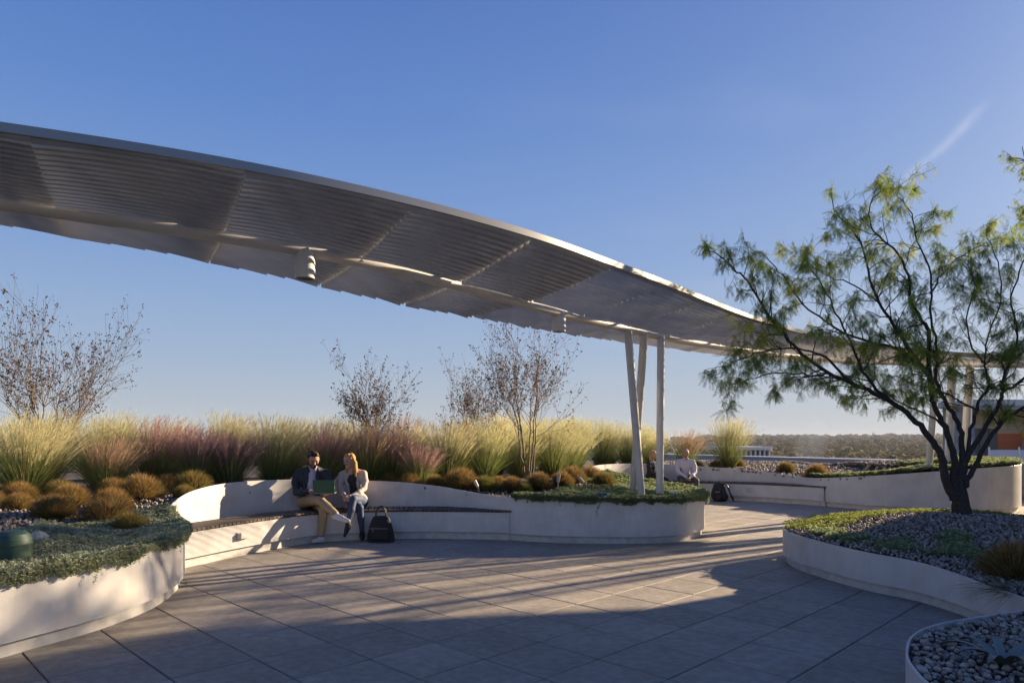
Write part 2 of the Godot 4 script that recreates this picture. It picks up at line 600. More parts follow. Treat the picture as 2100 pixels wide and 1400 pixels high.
func long_wall() -> void:
	var raw := []
	for w in WALL: raw.append(Vector3(w[0], w[2], w[1]))
	var sm := spline(raw, 8)
	var plan := []
	var tops := []
	for q in sm:
		plan.append(Vector2(q.x, q.z)); tops.append(q.y)
		wall_pts.append(Vector2(q.x, q.z)); wall_top.append(q.y)
	var o := thing("planter_wall", "long white painted steel planter wall winding behind both benches", "planter wall")
	var m := plan.size()
	put("wall_sheet", ribbon(plan, fill(0.115, m), tops, 0.0, -0.016).mesh(M.white), o)
	put("plinth", ribbon(plan, fill(-0.03, m), fill(0.112, m), -0.055, -0.10).mesh(M.plinth), o)
	# the bed behind it
	for q in plan: bed_poly.append(q)
	for q in [[13.3, -19.0], [12.6, -24.0], [10.6, -29.0], [2.0, -29.0], [-9.0, -23.0], [-14.5, -14.0], [-10.0, -2.0]]:
		bed_poly.append(Vector2(q[0], q[1]))
	bed_mesh("planting_bed", bed_poly, 0.35, bed_height, 0.02)

func bed_near(p: Vector2) -> Vector2:
	# (distance to the wall, the wall's height there)
	var best := 1e9
	var at := 0
	for k in range(0, wall_pts.size(), 2):
		var d := p.distance_squared_to(wall_pts[k])
		if d < best: best = d; at = k
	return Vector2(sqrt(best), wall_top[at])

func bed_height(p: Vector2) -> float:
	var q := bed_near(p)
	var tall := smoothstep(7.3, 11.0, p.x)
	var low: float = minf(q.y, lerpf(0.86, 1.2, tall)) - lerpf(0.055, 0.02, tall) + tall * 0.05 * smoothstep(0.1, 1.5, q.x)
	return lerpf(low, lerpf(maxf(low, 0.80), 0.80, tall), smoothstep(0.3, 2.6 + tall * 3.0, q.x)) + 0.03 * sin(p.x * 1.7) * sin(p.y * 1.3) * smoothstep(0.2, 1.2, q.x)

func bed_mesh(called: String, poly: PackedVector2Array, cell: float, height: Callable, inset: float) -> void:
	var inner := Geometry2D.offset_polygon(poly, -inset)
	var pp: PackedVector2Array = inner[0]
	var lo := pp[0]
	var hi := pp[0]
	for q in pp:
		lo = lo.min(q); hi = hi.max(q)
	var s := Shape.new()
	var known := {}
	var x := lo.x
	while x < hi.x:
		var y := lo.y
		while y < hi.y:
			var sq := PackedVector2Array([Vector2(x, y), Vector2(x + cell, y), Vector2(x + cell, y + cell), Vector2(x, y + cell)])
			for piece in Geometry2D.intersect_polygons(sq, pp):
				var ix := Geometry2D.triangulate_polygon(piece)
				var ids := []
				for q in piece:
					var key := (q * 500.0).round()
					if not known.has(key):
						var hh: float = height.call(q)
						var e := 0.05
						var n := Vector3(hh - height.call(q + Vector2(e, 0)), e, hh - height.call(q + Vector2(0, e))).normalized()
						known[key] = s.pt(Vector3(q.x, hh, q.y), n)
					ids.append(known[key])
				for t in range(0, ix.size(), 3):
					s.tri(ids[ix[t]], ids[ix[t + 1]], ids[ix[t + 2]])
			y += cell
		x += cell
	tag(put(called, s.mesh(M.soil), self), "", "", "", "structure")

# ---------------------------------------------------------------- benches
func benches() -> void:
	bench([[-4.3, -8.45], [-4.1, -9.0], [-3.88, -9.6], [-3.5, -10.45], [-3.1, -10.97], [-2.6, -11.23], [-2.0, -11.37], [-1.22, -11.39], [-0.62, -11.33], [-0.22, -11.27], [0.02, -11.21]], 0.59, "wood slatted bench curving round the paved bay in front", 0.50)
	bench([[2.75, -16.0], [2.72, -17.0], [3.0, -17.8], [3.75, -18.55], [4.75, -18.97], [5.75, -18.85], [6.6, -18.4], [7.2, -17.8], [7.62, -17.35], [7.8, -17.05]], 0.56, "wood slatted bench curving along the farther bay behind", 0.50)

func bench(pts: Array, deep: float, label: String, high: float) -> void:
	var raw := []
	for q in pts: raw.append(Vector2(q[0], q[1]))
	var line := resample(spline(raw, 10), 0.0795)
	var o := thing("bench", label, "bench", Vector3.ZERO, "curved benches built into the planter wall")
	var m := line.size()
	put("front_panel", ribbon(line, fill(0.125, m), fill(high - 0.042, m), -0.02, -0.036).mesh(M.white), o)
	put("plinth", ribbon(line, fill(-0.03, m), fill(0.118, m), -0.075, -0.12).mesh(M.plinth), o)
	put("rail", ribbon(line, fill(high - 0.10, m), fill(high - 0.036, m), -0.06, -0.10).mesh(M.gap), o)
	var s := Shape.new()
	s.box(Vector3(0, 0, 0), Vector3(0.070, 0.032, deep), Basis.IDENTITY, Color.WHITE, 0.004)
	var ms := []
	for k in 4: ms.append(s.mesh(M["wood_%d" % k]))
	for k in m:
		var n := outward(line, k)
		var c: Vector2 = line[k] - n * deep * 0.5
		var t := MeshInstance3D.new()
		t.mesh = ms[rng.randi() % 4]
		t.name = "slat" if k == 0 else "slat_%03d" % k
		o.add_child(t, true)
		t.position = Vector3(c.x, high - 0.018 + rng.randf_range(-0.001, 0.001), c.y)
		t.rotation.y = atan2(n.x, n.y)

# ---------------------------------------------------------------- the two planters with stones
var side_poly := [PackedVector2Array()]
const SIDE := [[[3.62, -8.95, 0.455], [3.85, -9.6, 0.46], [4.5, -10.1, 0.46], [5.6, -10.3, 0.46], [6.9, -9.9, 0.455], [7.9, -8.8, 0.44], [8.3, -7.2, 0.42], [7.9, -5.4, 0.40], [7.0, -3.8, 0.40], [5.8, -2.4, 0.40], [4.4, -1.9, 0.40], [3.2, -1.9, 0.40], [2.4, -2.6, 0.40], [2.14, -3.3, 0.40], [2.22, -3.8, 0.40], [2.43, -4.2, 0.40], [2.66, -4.48, 0.40], [2.97, -4.7, 0.40], [3.4, -4.89, 0.40], [3.85, -5.1, 0.39], [4.14, -5.4, 0.365], [4.22, -5.75, 0.36], [4.2, -6.1, 0.375], [4.2, -6.5, 0.395], [4.12, -7.0, 0.415], [3.86, -7.5, 0.43], [3.68, -8.2, 0.445]]]

func side_height(p: Vector2) -> float:
	var a := p.distance_to(Vector2(5.9, -8.9))
	var far := 0.405 + 0.25 * exp(-a * a / 2.6) - 0.07 * smoothstep(-7.5, -5.8, p.y)
	var near := 0.355 + 0.06 * exp(-p.distance_squared_to(Vector2(3.9, -3.6)) / 1.2)
	return lerpf(far, near, smoothstep(-5.8, -4.9, p.y))

func side_planters() -> void:
	for k in 1:
		var raw := []
		for q in SIDE[k]: raw.append(Vector3(q[0], q[2], q[1]))
		var sm := spline(raw, 8, true)
		sm.reverse()          # so that outwards is away from the planting
		var plan := []
		var tops := []
		for q in sm: plan.append(Vector2(q.x, q.z)); tops.append(q.y)
		if Geometry2D.is_point_in_polygon(plan[5] + outward(plan, 5) * 0.05, PackedVector2Array(plan)):
			plan.reverse(); tops.reverse()
		side_poly[k] = PackedVector2Array(plan)
		var m := plan.size()
		var o := thing("planter", "low white steel planter of grey stones winding round the leafy tree", "planter")
		put("wall_sheet", ribbon(plan, fill(0.105, m), tops, 0.0, -0.014, true).mesh(M.white), o)
		put("plinth", ribbon(plan, fill(-0.03, m), fill(0.102, m), -0.05, -0.09, true).mesh(M.plinth), o)
		var pp: PackedVector2Array = side_poly[k]
		bed_mesh("planting_bed", pp, 0.22, side_height, 0.016)

# ---------------------------------------------------------------- parapet and buildings
func part_box(called: String, parent: Node3D, m: Material, at: Vector3, size: Vector3, cut := 0.01, turn := Basis.IDENTITY) -> MeshInstance3D:
	var s := Shape.new()
	s.box(at, size, turn, Color.WHITE, cut)
	return put(called, s.mesh(m), parent)

func surroundings() -> void:
	var white := mat(0.85, 0.85, 0.85, 0.35)
	var grey := grain(mat(0.30, 0.31, 0.33, 0.55), noise_tex(0.01, Color(0.85, 0.85, 0.85), Color(1, 1, 1), 61, 4, 256), 0.3)
	# roof edge beyond the beds
	var par := thing("parapet", "long low roof edge parapet with pale metal cap beyond the beds", "parapet", Vector3(13.6, 0, -22.4))
	var run := Vector3(-5.2, 0, -9.2).normalized()
	var turn := Basis(UP, atan2(-run.z, run.x))
	put("wall_core", box_mesh(Vector3(34, 1.3, 0.3), mat(0.42, 0.41, 0.40, 0.8), turn, Vector3(0, 0.30, 0) + run * 9.0), par)
	for k in 11:
		put("cap", box_mesh(Vector3(2.985, 0.05, 0.42), white, turn, Vector3(0, 0.975, 0) + run * (-6.2 + 3.0 * k)), par)
	# pale building across the roof gap
	var b := thing("building", "pale grey building with tan bay and orange door beyond the parapet", "building", Vector3(32.2, -14, -46))
	var tan_ := grain(mat(0.68, 0.53, 0.36, 0.8), noise_tex(0.02, Color(0.9, 0.9, 0.9), Color(1, 1, 1), 62, 3, 256), 0.2)
	part_box("wall", b, grey, Vector3(-5.95, 8.3, 5.9), Vector3(0.4, 18.7, 2.3))
	part_box("rear_wall", b, tan_, Vector3(0.5, 8.3, 6.0), Vector3(13.2, 18.6, 0.5))
	for k in 9:
		part_box("siding", b, tan_, Vector3(0.5, 14.0 + 0.42 * k, 6.28), Vector3(13.1, 0.40, 0.06), 0.015)
	part_box("pillar", b, grey, Vector3(-1.9, 8.3, 7.0), Vector3(0.9, 18.7, 0.9))
	part_box("pillar", b, grey, Vector3(6.4, 8.3, 7.0), Vector3(0.9, 18.7, 0.9))
	var door := part_box("door", b, mat(0.60, 0.17, 0.05, 0.6), Vector3(-3.5, 15.1, 6.38), Vector3(1.75, 1.9, 0.1))
	for k in 4:
		part_box("board", door, mat(0.56, 0.15, 0.045, 0.6), Vector3(-3.5, 14.4 + 0.45 * k, 6.445), Vector3(1.7, 0.42, 0.03))
	part_box("meter_box", b, mat(0.66, 0.42, 0.05, 0.5), Vector3(-2.55, 16.0, 6.5), Vector3(0.24, 0.36, 0.2))
	var slab := part_box("roof", b, mat(0.58, 0.59, 0.60, 0.6), Vector3(1.7, 17.75, 6.3), Vector3(16.6, 0.36, 3.5), 0.03)
	part_box("fascia", slab, mat(0.36, 0.37, 0.39, 0.5), Vector3(1.7, 17.46, 7.85), Vector3(16.3, 0.2, 0.3))
	part_box("balcony", b, grey, Vector3(1.3, 13.9, 8.2), Vector3(15.6, 0.35, 2.2))
	var pipe := Shape.new()
	pipe.tube([Vector3(-6.1, 12, 7.2), Vector3(-6.1, 17.4, 7.2)], [0.07, 0.07], 10)
	put("drain_pipe", pipe.mesh(white), b)
	var glass := mat(0.62, 0.64, 0.72, 0.35)
	for k in 9:
		var rail := part_box("railing_panel", b, glass, Vector3(-5.6 + 1.62 * k, 14.62, 9.1), Vector3(1.56, 1.05, 0.05))
		part_box("post", rail, white, Vector3(-6.42 + 1.62 * k, 14.67, 9.16), Vector3(0.07, 1.25, 0.07))
	for k in 3:
		part_box("louvre", b, mat(0.16, 0.14, 0.12, 0.6), Vector3(-5.4 + 0.55 * k, 15.6, 6.42), Vector3(0.5, 1.5, 0.12))
	# far office block in the wood
	var f := thing("office_block", "white framed office block with dark window bays in the far wood", "building", Vector3(26.6, -17, -80))
	part_box("wall", f, mat(0.05, 0.055, 0.06, 0.4), Vector3(0, 8.9, 0), Vector3(4.6, 17.2, 5.0), 0.02, Basis(UP, 0.18))
	part_box("roof", f, mat(0.75, 0.74, 0.72, 0.6), Vector3(0, 17.75, 0), Vector3(5.2, 0.4, 5.6), 0.04, Basis(UP, 0.18))
	for k in 9:
		part_box("fin", f, mat(0.72, 0.71, 0.69, 0.6), Basis(UP, 0.18) * Vector3(-2.25 + 0.5625 * k, 8.9, 2.6), Vector3(0.16, 17.2, 0.4), 0.02, Basis(UP, 0.18))
	part_box("band", f, mat(0.72, 0.71, 0.69, 0.6), Basis(UP, 0.18) * Vector3(0, 15.6, 2.65), Vector3(4.8, 0.25, 0.4), 0.02, Basis(UP, 0.18))
	for k in 2:
		var mast := thing("radio_mast", ["slender radio mast rising from the far wood", "thin second mast on the horizon above the wood"][k], "mast", Vector3([455.0, 505.0][k], -6, [-860.0, -880.0][k]))
		var ms := Shape.new()
		ms.tube([Vector3.ZERO, Vector3(0, [17.5, 16.0][k], 0)], [0.35, 0.22], 6)
		put("pole", ms.mesh(mat(0.3, 0.3, 0.32, 0.6)), mast)
		part_box("head", mast, mat(0.3, 0.3, 0.32, 0.6), Vector3(0, [17.2, 15.6][k], 0), Vector3(1.6, 0.7, 1.6))
	# the plant room at the end of the terrace, whose long shade lies over the near paving
	var p := thing("plant_room", "grey metal clad roof plant room at the end of the terrace", "building", Vector3(13, 0, -11))
	var foot := PackedVector2Array([Vector2(11.4, -12.4), Vector2(12.2, -13.2), Vector2(17.0, -15.2), Vector2(21, -9), Vector2(19, -4.5), Vector2(11.4, -4.5)])
	var eaves := PackedVector2Array([Vector2(10.9, -13.5), Vector2(11.95, -14.75), Vector2(17.0, -15.65), Vector2(22, -9), Vector2(20, -4), Vector2(10.5, -4), Vector2(10.5, -12.7)])
	var s := Shape.new()
	for k in foot.size():
		var a: Vector2 = foot[k]
		var c: Vector2 = foot[(k + 1) % foot.size()]
		var d := (c - a).normalized()
		var mid := (a + c) * 0.5
		var n := Vector2(d.y, -d.x)
		if Geometry2D.is_point_in_polygon(mid + n * 0.1, foot): n = -n
		var hh := 5.5
		s.face(Vector3(a.x - 13, -0.02, a.y + 11), Vector3(c.x - 13, -0.02, c.y + 11), Vector3(c.x - 13, hh, c.y + 11), Vector3(a.x - 13, hh, a.y + 11), Vector3(n.x, 0, n.y))
		var len_ := a.distance_to(c)
		var cnt := int(len_ / 0.6)
		for j in cnt:
			var q := a.lerp(c, (j + 0.5) / cnt) + n * 0.016
			put("wall_panel", box_mesh(Vector3(len_ / cnt - 0.02, hh - 0.3, 0.03), grey, Basis(UP, atan2(-d.y, d.x)), Vector3(q.x - 13, hh / 2.0, q.y + 11)), p)
	put("wall", s.mesh(mat(0.14, 0.145, 0.155, 0.6)), p)
	var top := Shape.new()
	for y in [5.5, 5.74]:
		var ids := []
		for q in eaves: ids.append(top.pt(Vector3(q.x - 13, y, q.y + 11), UP if y > 5.6 else -UP))
		var ix := Geometry2D.triangulate_polygon(eaves)
		for k in range(0, ix.size(), 3): top.tri(ids[ix[k]], ids[ix[k + 1]], ids[ix[k + 2]])
	for k in eaves.size():
		var a: Vector2 = eaves[k]
		var c: Vector2 = eaves[(k + 1) % eaves.size()]
		var n := Vector2((c - a).y, -(c - a).x).normalized()
		if Geometry2D.is_point_in_polygon((a + c) * 0.5 + n * 0.05, eaves): n = -n
		top.face(Vector3(a.x - 13, 5.5, a.y + 11), Vector3(c.x - 13, 5.5, c.y + 11), Vector3(c.x - 13, 5.74, c.y + 11), Vector3(a.x - 13, 5.74, a.y + 11), Vector3(n.x, 0, n.y))
	put("roof", top.mesh(grey), p)

func box_mesh(size: Vector3, m: Material, turn: Basis, at: Vector3, cut := 0.008) -> ArrayMesh:
	var s := Shape.new()
	s.box(at, size, turn, Color.WHITE, cut)
	return s.mesh(m)

# ---------------------------------------------------------------- canopy
const NEAR := [[-4.25, -3.8], [-3.01, -4.26], [-1.87, -4.8], [-0.79, -5.53], [0.2, -6.41], [1.12, -7.46], [1.9, -8.38], [2.62, -9.29], [3.35, -10.2], [4.18, -11.14], [5.3, -12.24], [6.5, -13.22], [7.56, -13.95], [8.66, -14.55], [9.8, -15.08], [10.97, -15.51], [12.2, -15.95]]
const FAR := [[-5.0, -5.55], [-4.06, -6.32], [-3.2, -7.2], [-2.37, -8.3], [-1.55, -9.45], [-0.68, -10.42], [0.2, -11.4], [1.14, -12.3], [2.25, -13.25], [3.75, -14.44], [5.65, -15.9], [7.1, -16.6], [8.36, -16.9], [9.57, -16.96], [10.7, -16.9], [11.8, -16.85], [12.5, -16.85]]

func canopy() -> void:
	var o := thing("shade_canopy", "long wavy louvred metal shade canopy sweeping over the terrace", "canopy")
	var near := []
	var far := []
	for q in NEAR: near.append(Vector3(q[0], 3.60, q[1]))
	for q in FAR: far.append(Vector3(q[0], 3.60, q[1]))
	var bays := near.size() - 1
	var per := 8
	var nl := spline(near, per)
	var fl := spline(far, per)
	var rows := 30
	var singles := 0
	var joined := Shape.new()
	# louvres: each runs from rib to rib, bowed upwards, a little askew to the edges
	for b in bays:
		var chord := 0.88 if b < 5 else (0.56 if b < 8 else 0.50)
		for k in range(-2, rows + 2):
			var s := Shape.new() if singles < 296 else joined
			var first := s.v.size()
			var skew := 5.0 * pow(clampf(float(k) / rows, 0.0, 1.0), 2.0)
			var sec := []
			for j in 13:
				var t := j / 12.0
				var v := (k + 0.5 + skew * (t - 0.5)) / rows
				if v < 0.015 or v > 0.985: continue
				var u := b * per + t * per
				var i0 := mini(int(u), nl.size() - 2)
				var a: Vector3 = nl[i0].lerp(nl[i0 + 1], u - i0)
				var c: Vector3 = fl[i0].lerp(fl[i0 + 1], u - i0)
				var across := (c - a)
				var bow := 0.015 * (1.0 - pow(2.0 * t - 1.0, 2.0))
				var tilt := deg_to_rad(lerpf(-58.0, -9.0, pow(t, 0.42)) * (0.55 + 0.45 * smoothstep(0.15, 0.6, v))) if b < 5 else deg_to_rad(lerpf(-70.0, -52.0, pow(t, 0.5)))
				var sag := 0.07 * sin(PI * v)
				var p := a + across * v + UP * (bow - sag - 0.05)
				sec.append([p, across, tilt])
			if sec.size() < 3: continue
			var half := 0.5 * chord / rows
			for q in sec:
				var dir: Vector3 = q[1]
				var tilt: float = q[2]
				var e := dir * half * cos(tilt)
				var l := UP * -half * dir.length() * sin(tilt)
				var nn := (UP * cos(tilt) - dir.normalized() * sin(tilt)).normalized()
				var th := nn * (0.006 if b < 5 else 0.004)
				var p: Vector3 = q[0]
				s.pt(p - e + l - th, -nn); s.pt(p + e - l - th, -nn)
				s.pt(p + e - l - th, dir.normalized()); s.pt(p + e - l + th, dir.normalized())
				s.pt(p + e - l + th, nn); s.pt(p - e + l + th, nn)
				s.pt(p - e + l + th, -dir.normalized()); s.pt(p - e + l - th, -dir.normalized())
				var lip_deep := 0.019 if b < 5 else 0.006
				# a down-turned lip along the far edge
				var lip: Vector3 = p + e - l - th - dir.normalized() * 0.002
				s.pt(lip, -dir.normalized()); s.pt(lip - UP * lip_deep, -dir.normalized())
				s.pt(lip - UP * lip_deep + dir.normalized() * 0.005, dir.normalized()); s.pt(lip + dir.normalized() * 0.005, dir.normalized())
			for j in sec.size() - 1:
				for f in 6:
					var q := first + j * 12 + f * 2
					s.quad(q, q + 1, q + 13, q + 12)
			if s != joined:
				put_fast("louvre", s.mesh(M.slat), o, singles)
				singles += 1
	if joined.v.size():
		put("far_louvres", joined.mesh(M.slat), o).set_meta("kind", "stuff")
	# ribs between the bays, above the louvres
	for b in bays + 1:
		var a: Vector3 = nl[b * per]
		var c: Vector3 = fl[b * per]
		var s := Shape.new()
		var pts := []
		var rad := []
		for j in 9:
			var v := lerpf(0.02, 0.99, j / 8.0)
			pts.append(a.lerp(c, v) + UP * (lerpf(-0.03, 0.03, minf(1.0, v * 3.0)) - 0.07 * sin(PI * v)))
			rad.append(0.022)
		s.tube(pts, rad, 4)
		put("rib", s.mesh(M.steel), o)
	# edge bands
	for e in 2:
		var line: Array = nl if e == 0 else fl
		var s := Shape.new()
		for k in line.size():
			var d: Vector3 = (line[mini(k + 1, line.size() - 1)] - line[maxi(k - 1, 0)]).normalized()
			var n := UP.cross(d).normalized() * (1.0 if e == 0 else -1.0)
			if n.dot(nl[k] - fl[k]) * (1.0 if e == 0 else -1.0) < 0.0: n = -n
			var p: Vector3 = line[k] + UP * (-0.025 if e == 0 else 0.02)
			var hh := 0.030 if e == 0 else 0.015
			s.pt(p + n * 0.02 - UP * hh, n); s.pt(p + n * 0.02 + UP * hh, n)
			s.pt(p + n * 0.02 + UP * hh, UP); s.pt(p - n * 0.01 + UP * hh, UP)
			s.pt(p - n * 0.01 + UP * hh, -n); s.pt(p - n * 0.01 - UP * hh, -n)
			s.pt(p - n * 0.01 - UP * hh, -UP); s.pt(p + n * 0.02 - UP * hh, -UP)
		for k in line.size() - 1:
			for f in 4:
				var q := k * 8 + f * 2
				s.quad(q, q + 1, q + 9, q + 8)
		put("edge_band", s.mesh(M.band if e == 0 else M.steel), o)
	# spine tube
	var beam := [Vector3(-5.3, 3.44, -4.2), Vector3(-4.45, 3.44, -4.75), Vector3(-3.55, 3.44, -5.32), Vector3(-2.49, 3.44, -6.0), Vector3(-1.52, 3.44, -6.81), Vector3(-0.67, 3.44, -7.81), Vector3(0.24, 3.44, -8.99), Vector3(1.05, 3.44, -10.05), Vector3(1.92, 3.44, -11.04), Vector3(2.72, 3.44, -11.92), Vector3(3.8, 3.44, -12.9), Vector3(5.3, 3.44, -14.05), Vector3(6.8, 3.44, -14.95), Vector3(8.2, 3.44, -15.5), Vector3(9.8, 3.44, -15.95), Vector3(12.3, 3.44, -16.35)]
	var bl := spline(beam, 5)
	var bs := Shape.new()
	var br := []
	for q in bl: br.append(0.062)
	bs.tube(bl, br, 10)
	put("spine_beam", bs.mesh(M.steel), o)
	# columns: three under the nearer part, three under the farther part
	var cols := [[Vector3(1.86, 3.42, -10.95), Vector3(2.18, 0.56, -11.41), 0.064], [Vector3(2.19, 3.42, -11.30), Vector3(2.20, 0.56, -12.46), 0.066], [Vector3(2.55, 3.42, -11.68), Vector3(2.555, 0.56, -11.81), 0.064],
		[Vector3(10.36, 3.42, -16.05), Vector3(10.36, 0.8, -16.2), 0.088], [Vector3(10.85, 3.42, -16.15), Vector3(10.85, 0.8, -16.4), 0.088], [Vector3(9.95, 3.42, -15.97), Vector3(10.1, 0.8, -16.55), 0.075]]
	for q in cols:
		var s := Shape.new()
		s.tube([q[0], q[1]], [q[2], q[2]], 24)
		put("column", s.mesh(M.steel), o)
	# two cylinder lamps hang from the spine
	for k in 2:
		var l := thing("pendant_lamp", ["white cylinder downlight hanging under the canopy, the larger one", "white cylinder downlight under the canopy beside the columns"][k], "lamp", [Vector3(-1.95, 3.17, -6.42), Vector3(0.66, 3.17, -9.55)][k], "cylinder lamps under the canopy")
		var s := Shape.new()
		s.lathe(Vector3.ZERO, [Vector2(0.0, 0.03), Vector2(0.078, 0.03), Vector2(0.082, 0.0), Vector2(0.092, 0.0), Vector2(0.094, 0.006), Vector2(0.094, 0.236), Vector2(0.088, 0.243), Vector2(0.0, 0.243)], 28)
		put("housing", s.mesh(M.steel), l)
		var g := Shape.new()
		g.lathe(Vector3(0, 0.012, 0), [Vector2(0.0, 0.0), Vector2(0.08, 0.0)], 24)
		put("lens", g.mesh(mat(0.10, 0.09, 0.07, 0.2)), l)
		var st := Shape.new()
		st.tube([Vector3(0, 0.24, 0), Vector3(0, 0.30, 0)], [0.03, 0.03], 10)
		st.box(Vector3(0, 0.262, 0), Vector3(0.11, 0.04, 0.11), Basis.IDENTITY, Color.WHITE, 0.006)
		put("stem", st.mesh(M.steel), l)

func put_fast(called: String, m: Mesh, parent: Node3D, k: int) -> void:
	var o := MeshInstance3D.new()
	o.name = "%s_%03d" % [called, k] if k else called
	o.mesh = m
	parent.add_child(o, true)

# ---------------------------------------------------------------- stones and ground cover
func stone_mesh(seed_: int, m: Material) -> ArrayMesh:
	var r := RandomNumberGenerator.new()
	r.seed = seed_
	var s := Shape.new()
	var f := FastNoiseLite.new()
	f.seed = seed_; f.frequency = 0.9
	var sq := Vector3(r.randf_range(0.8, 1.15), r.randf_range(0.6, 0.85), r.randf_range(0.75, 1.0))
	var rings := 5
	var seg := 7
	var cuts := []
	for k in 9: cuts.append([Vector3(r.randfn(), r.randfn(), r.randfn()).normalized(), r.randf_range(0.5, 0.82)])
	var soup := Soup.new()
	var pts := []
	for a in rings + 1:
		for b in seg:
			var t := PI * a / rings
			var q := TAU * (b + 0.5 * (a % 2)) / seg
			var o := Vector3(sin(t) * cos(q), cos(t), sin(t) * sin(q))
			o *= 1.0 + 0.22 * f.get_noise_3dv(o * 1.4)
			for c in cuts:
				var over: float = o.dot(c[0]) - c[1]
				if over > 0.0: o -= c[0] * over
			pts.append(o * sq)
			s.pt(o * sq, (o / sq).normalized())
	for a in rings:
		for b in seg:
			var p0 := a * seg + b
			var p1 := a * seg + (b + 1) % seg
			s.quad(p0, p1, p1 + seg, p0 + seg)
	return s.mesh(m)

func ground_plants() -> void:
	# stones: the largest ones singly, the rest as one
	var forms := []
	for k in 10: forms.append(stone_mesh(300 + k, M["stone_%d" % (k % 5)]))
	var plain := []
	for k in 4: plain.append(stone_mesh(330 + k, M.stone))
	for side in 1:
		var g := Node3D.new()
		g.name = "gravel"
		add_child(g, true)
		tag(g, "grey broken stones filling the low winding planter round the leafy tree", "stones", "", "stuff")
		var poly: PackedVector2Array = Geometry2D.offset_polygon(side_poly[side], -0.035)[0]
		var lo := poly[0]
		var hi := poly[0]
		for q in poly: lo = lo.min(q); hi = hi.max(q)
		var spots := []
		var cell := 0.043
		for layer in 2:
			var x := lo.x
			while x < hi.x:
				var y := lo.y
				while y < hi.y:
					var p := Vector2(x + rng.randf() * cell, y + rng.randf() * cell)
					y += cell * (1.0 if layer == 0 else 1.5)
					if p.x > -p.y * 0.80 + 0.2 or p.y > -2.2: continue
					if not Geometry2D.is_point_in_polygon(p, poly): continue
					var h := side_height(p)
					spots.append([p.length(), Vector3(p.x, h + 0.012 + layer * 0.020, p.y), layer])
				x += cell * (1.0 if layer == 0 else 1.5)
		spots.sort_custom(func(a, b): return a[0] - a[2] * 0.6 < b[0] - b[2] * 0.6)
		var rest := [[], [], [], []]
		var tint := [[], [], [], []]
		var single := 0
		for e in spots:
			var r := rng.randf_range(0.014, 0.026) * (1.45 if rng.randf() < 0.12 else 1.0)
			var b := Basis.from_euler(Vector3(rng.randf_range(-0.5, 0.5), rng.randf() * TAU, rng.randf_range(-0.5, 0.5))).scaled(Vector3.ONE * r)
			var t := Transform3D(b, e[1])
			if single < 292 and e[2] == 1:
				var o := MeshInstance3D.new()
				o.mesh = forms[rng.randi() % 10]
				o.name = "stone" if single == 0 else "stone_%03d" % single
				g.add_child(o, true)
				o.transform = t
				single += 1
			else:
				var k := rng.randi() % 4
				rest[k].append(t)
				var c := Color(0.46, 0.41, 0.35).lerp(Color(0.64, 0.585, 0.51), rng.randf())
				if rng.randf() < 0.15: c = Color(0.23, 0.18, 0.15)
				tint[k].append(c * rng.randf_range(0.7, 1.15))
		for k in 4: many("small_stones", plain[k], rest[k], g, tint[k])
	# gravel of the long beds
	var spots2 := [[], [], [], []]
	var tint2 := [[], [], [], []]
	var areas := [[-9.0, -4.0, -11.6, -6.2, 7000, 0.030], [4.6, 13.0, -27.0, -16.0, 11000, 0.05], [-3.5, 3.4, -14.0, -11.0, 1500, 0.03]]
	for a in areas:
		for k in a[4]:
			var p := Vector2(rng.randf_range(a[0], a[1]), rng.randf_range(a[2], a[3]))
			if not Geometry2D.is_point_in_polygon(p, bed_poly): continue
			if a[5] < 0.04 and bed_near(p).x < 0.04: continue
			var r: float = a[5] * rng.randf_range(0.7, 1.2)
			var j := rng.randi() % 4
			spots2[j].append(Transform3D(Basis.from_euler(Vector3(rng.randf(), rng.randf() * TAU, rng.randf())).scaled(Vector3.ONE * r), Vector3(p.x, bed_height(p) + r * 0.3, p.y)))
			tint2[j].append(Color(0.36, 0.32, 0.285) * rng.randf_range(0.6, 1.25))
	var g2 := Node3D.new()
	g2.name = "gravel_mulch"
	add_child(g2, true)
	tag(g2, "pale stone mulch between the brown grass tufts of the long bed", "stones", "", "stuff")
	for k in 4: many("small_stones", plain[k], spots2[k], g2, tint2[k])
	# silver ground cover
	var silver := [Color(0.41, 0.45, 0.31), Color(0.24, 0.29, 0.16), Color(0.60, 0.62, 0.48)]
	var green := [Color(0.30, 0.36, 0.19), Color(0.18, 0.24, 0.09), Color(0.42, 0.47, 0.30)]
	var lime := [Color(0.30, 0.35, 0.085), Color(0.18, 0.23, 0.06), Color(0.40, 0.42, 0.13)]
	cover("silver leaved ground cover spilling over the wall near the domed light", [Vector2(-4.6, -6.6), 2.6], 8, 66, 1.45, 26000, silver, 0.0165, true, 0)
	cover("green trailing ground cover round the foot of the canopy columns", [Vector2(2.0, -12.2), 2.4], 138, 200, 1.6, 24000, green, 0.021, true, 1)
	cover("green ground cover mat on the tall rounded planter behind the tree", [Vector2(9.6, -17.6), 4.2], 262, 318, 2.6, 22000, green, 0.032, false, 2)
	patch("bright green creeping cover on the sunlit tip of the stone mound", 0, [[4.1, -9.45, 0.62], [4.9, -9.85, 0.6], [5.8, -9.95, 0.6], [6.8, -9.7, 0.5]], 5200, lime, 0.017)
	patch("dull green creeping cover along the inner rim of the stone planter", 0, [[3.95, -8.6, 0.22], [3.98, -8.1, 0.24], [4.25, -7.6, 0.28], [4.6, -7.15, 0.3], [4.85, -7.35, 0.22], [5.0, -7.75, 0.2]], 4200, green, 0.016)

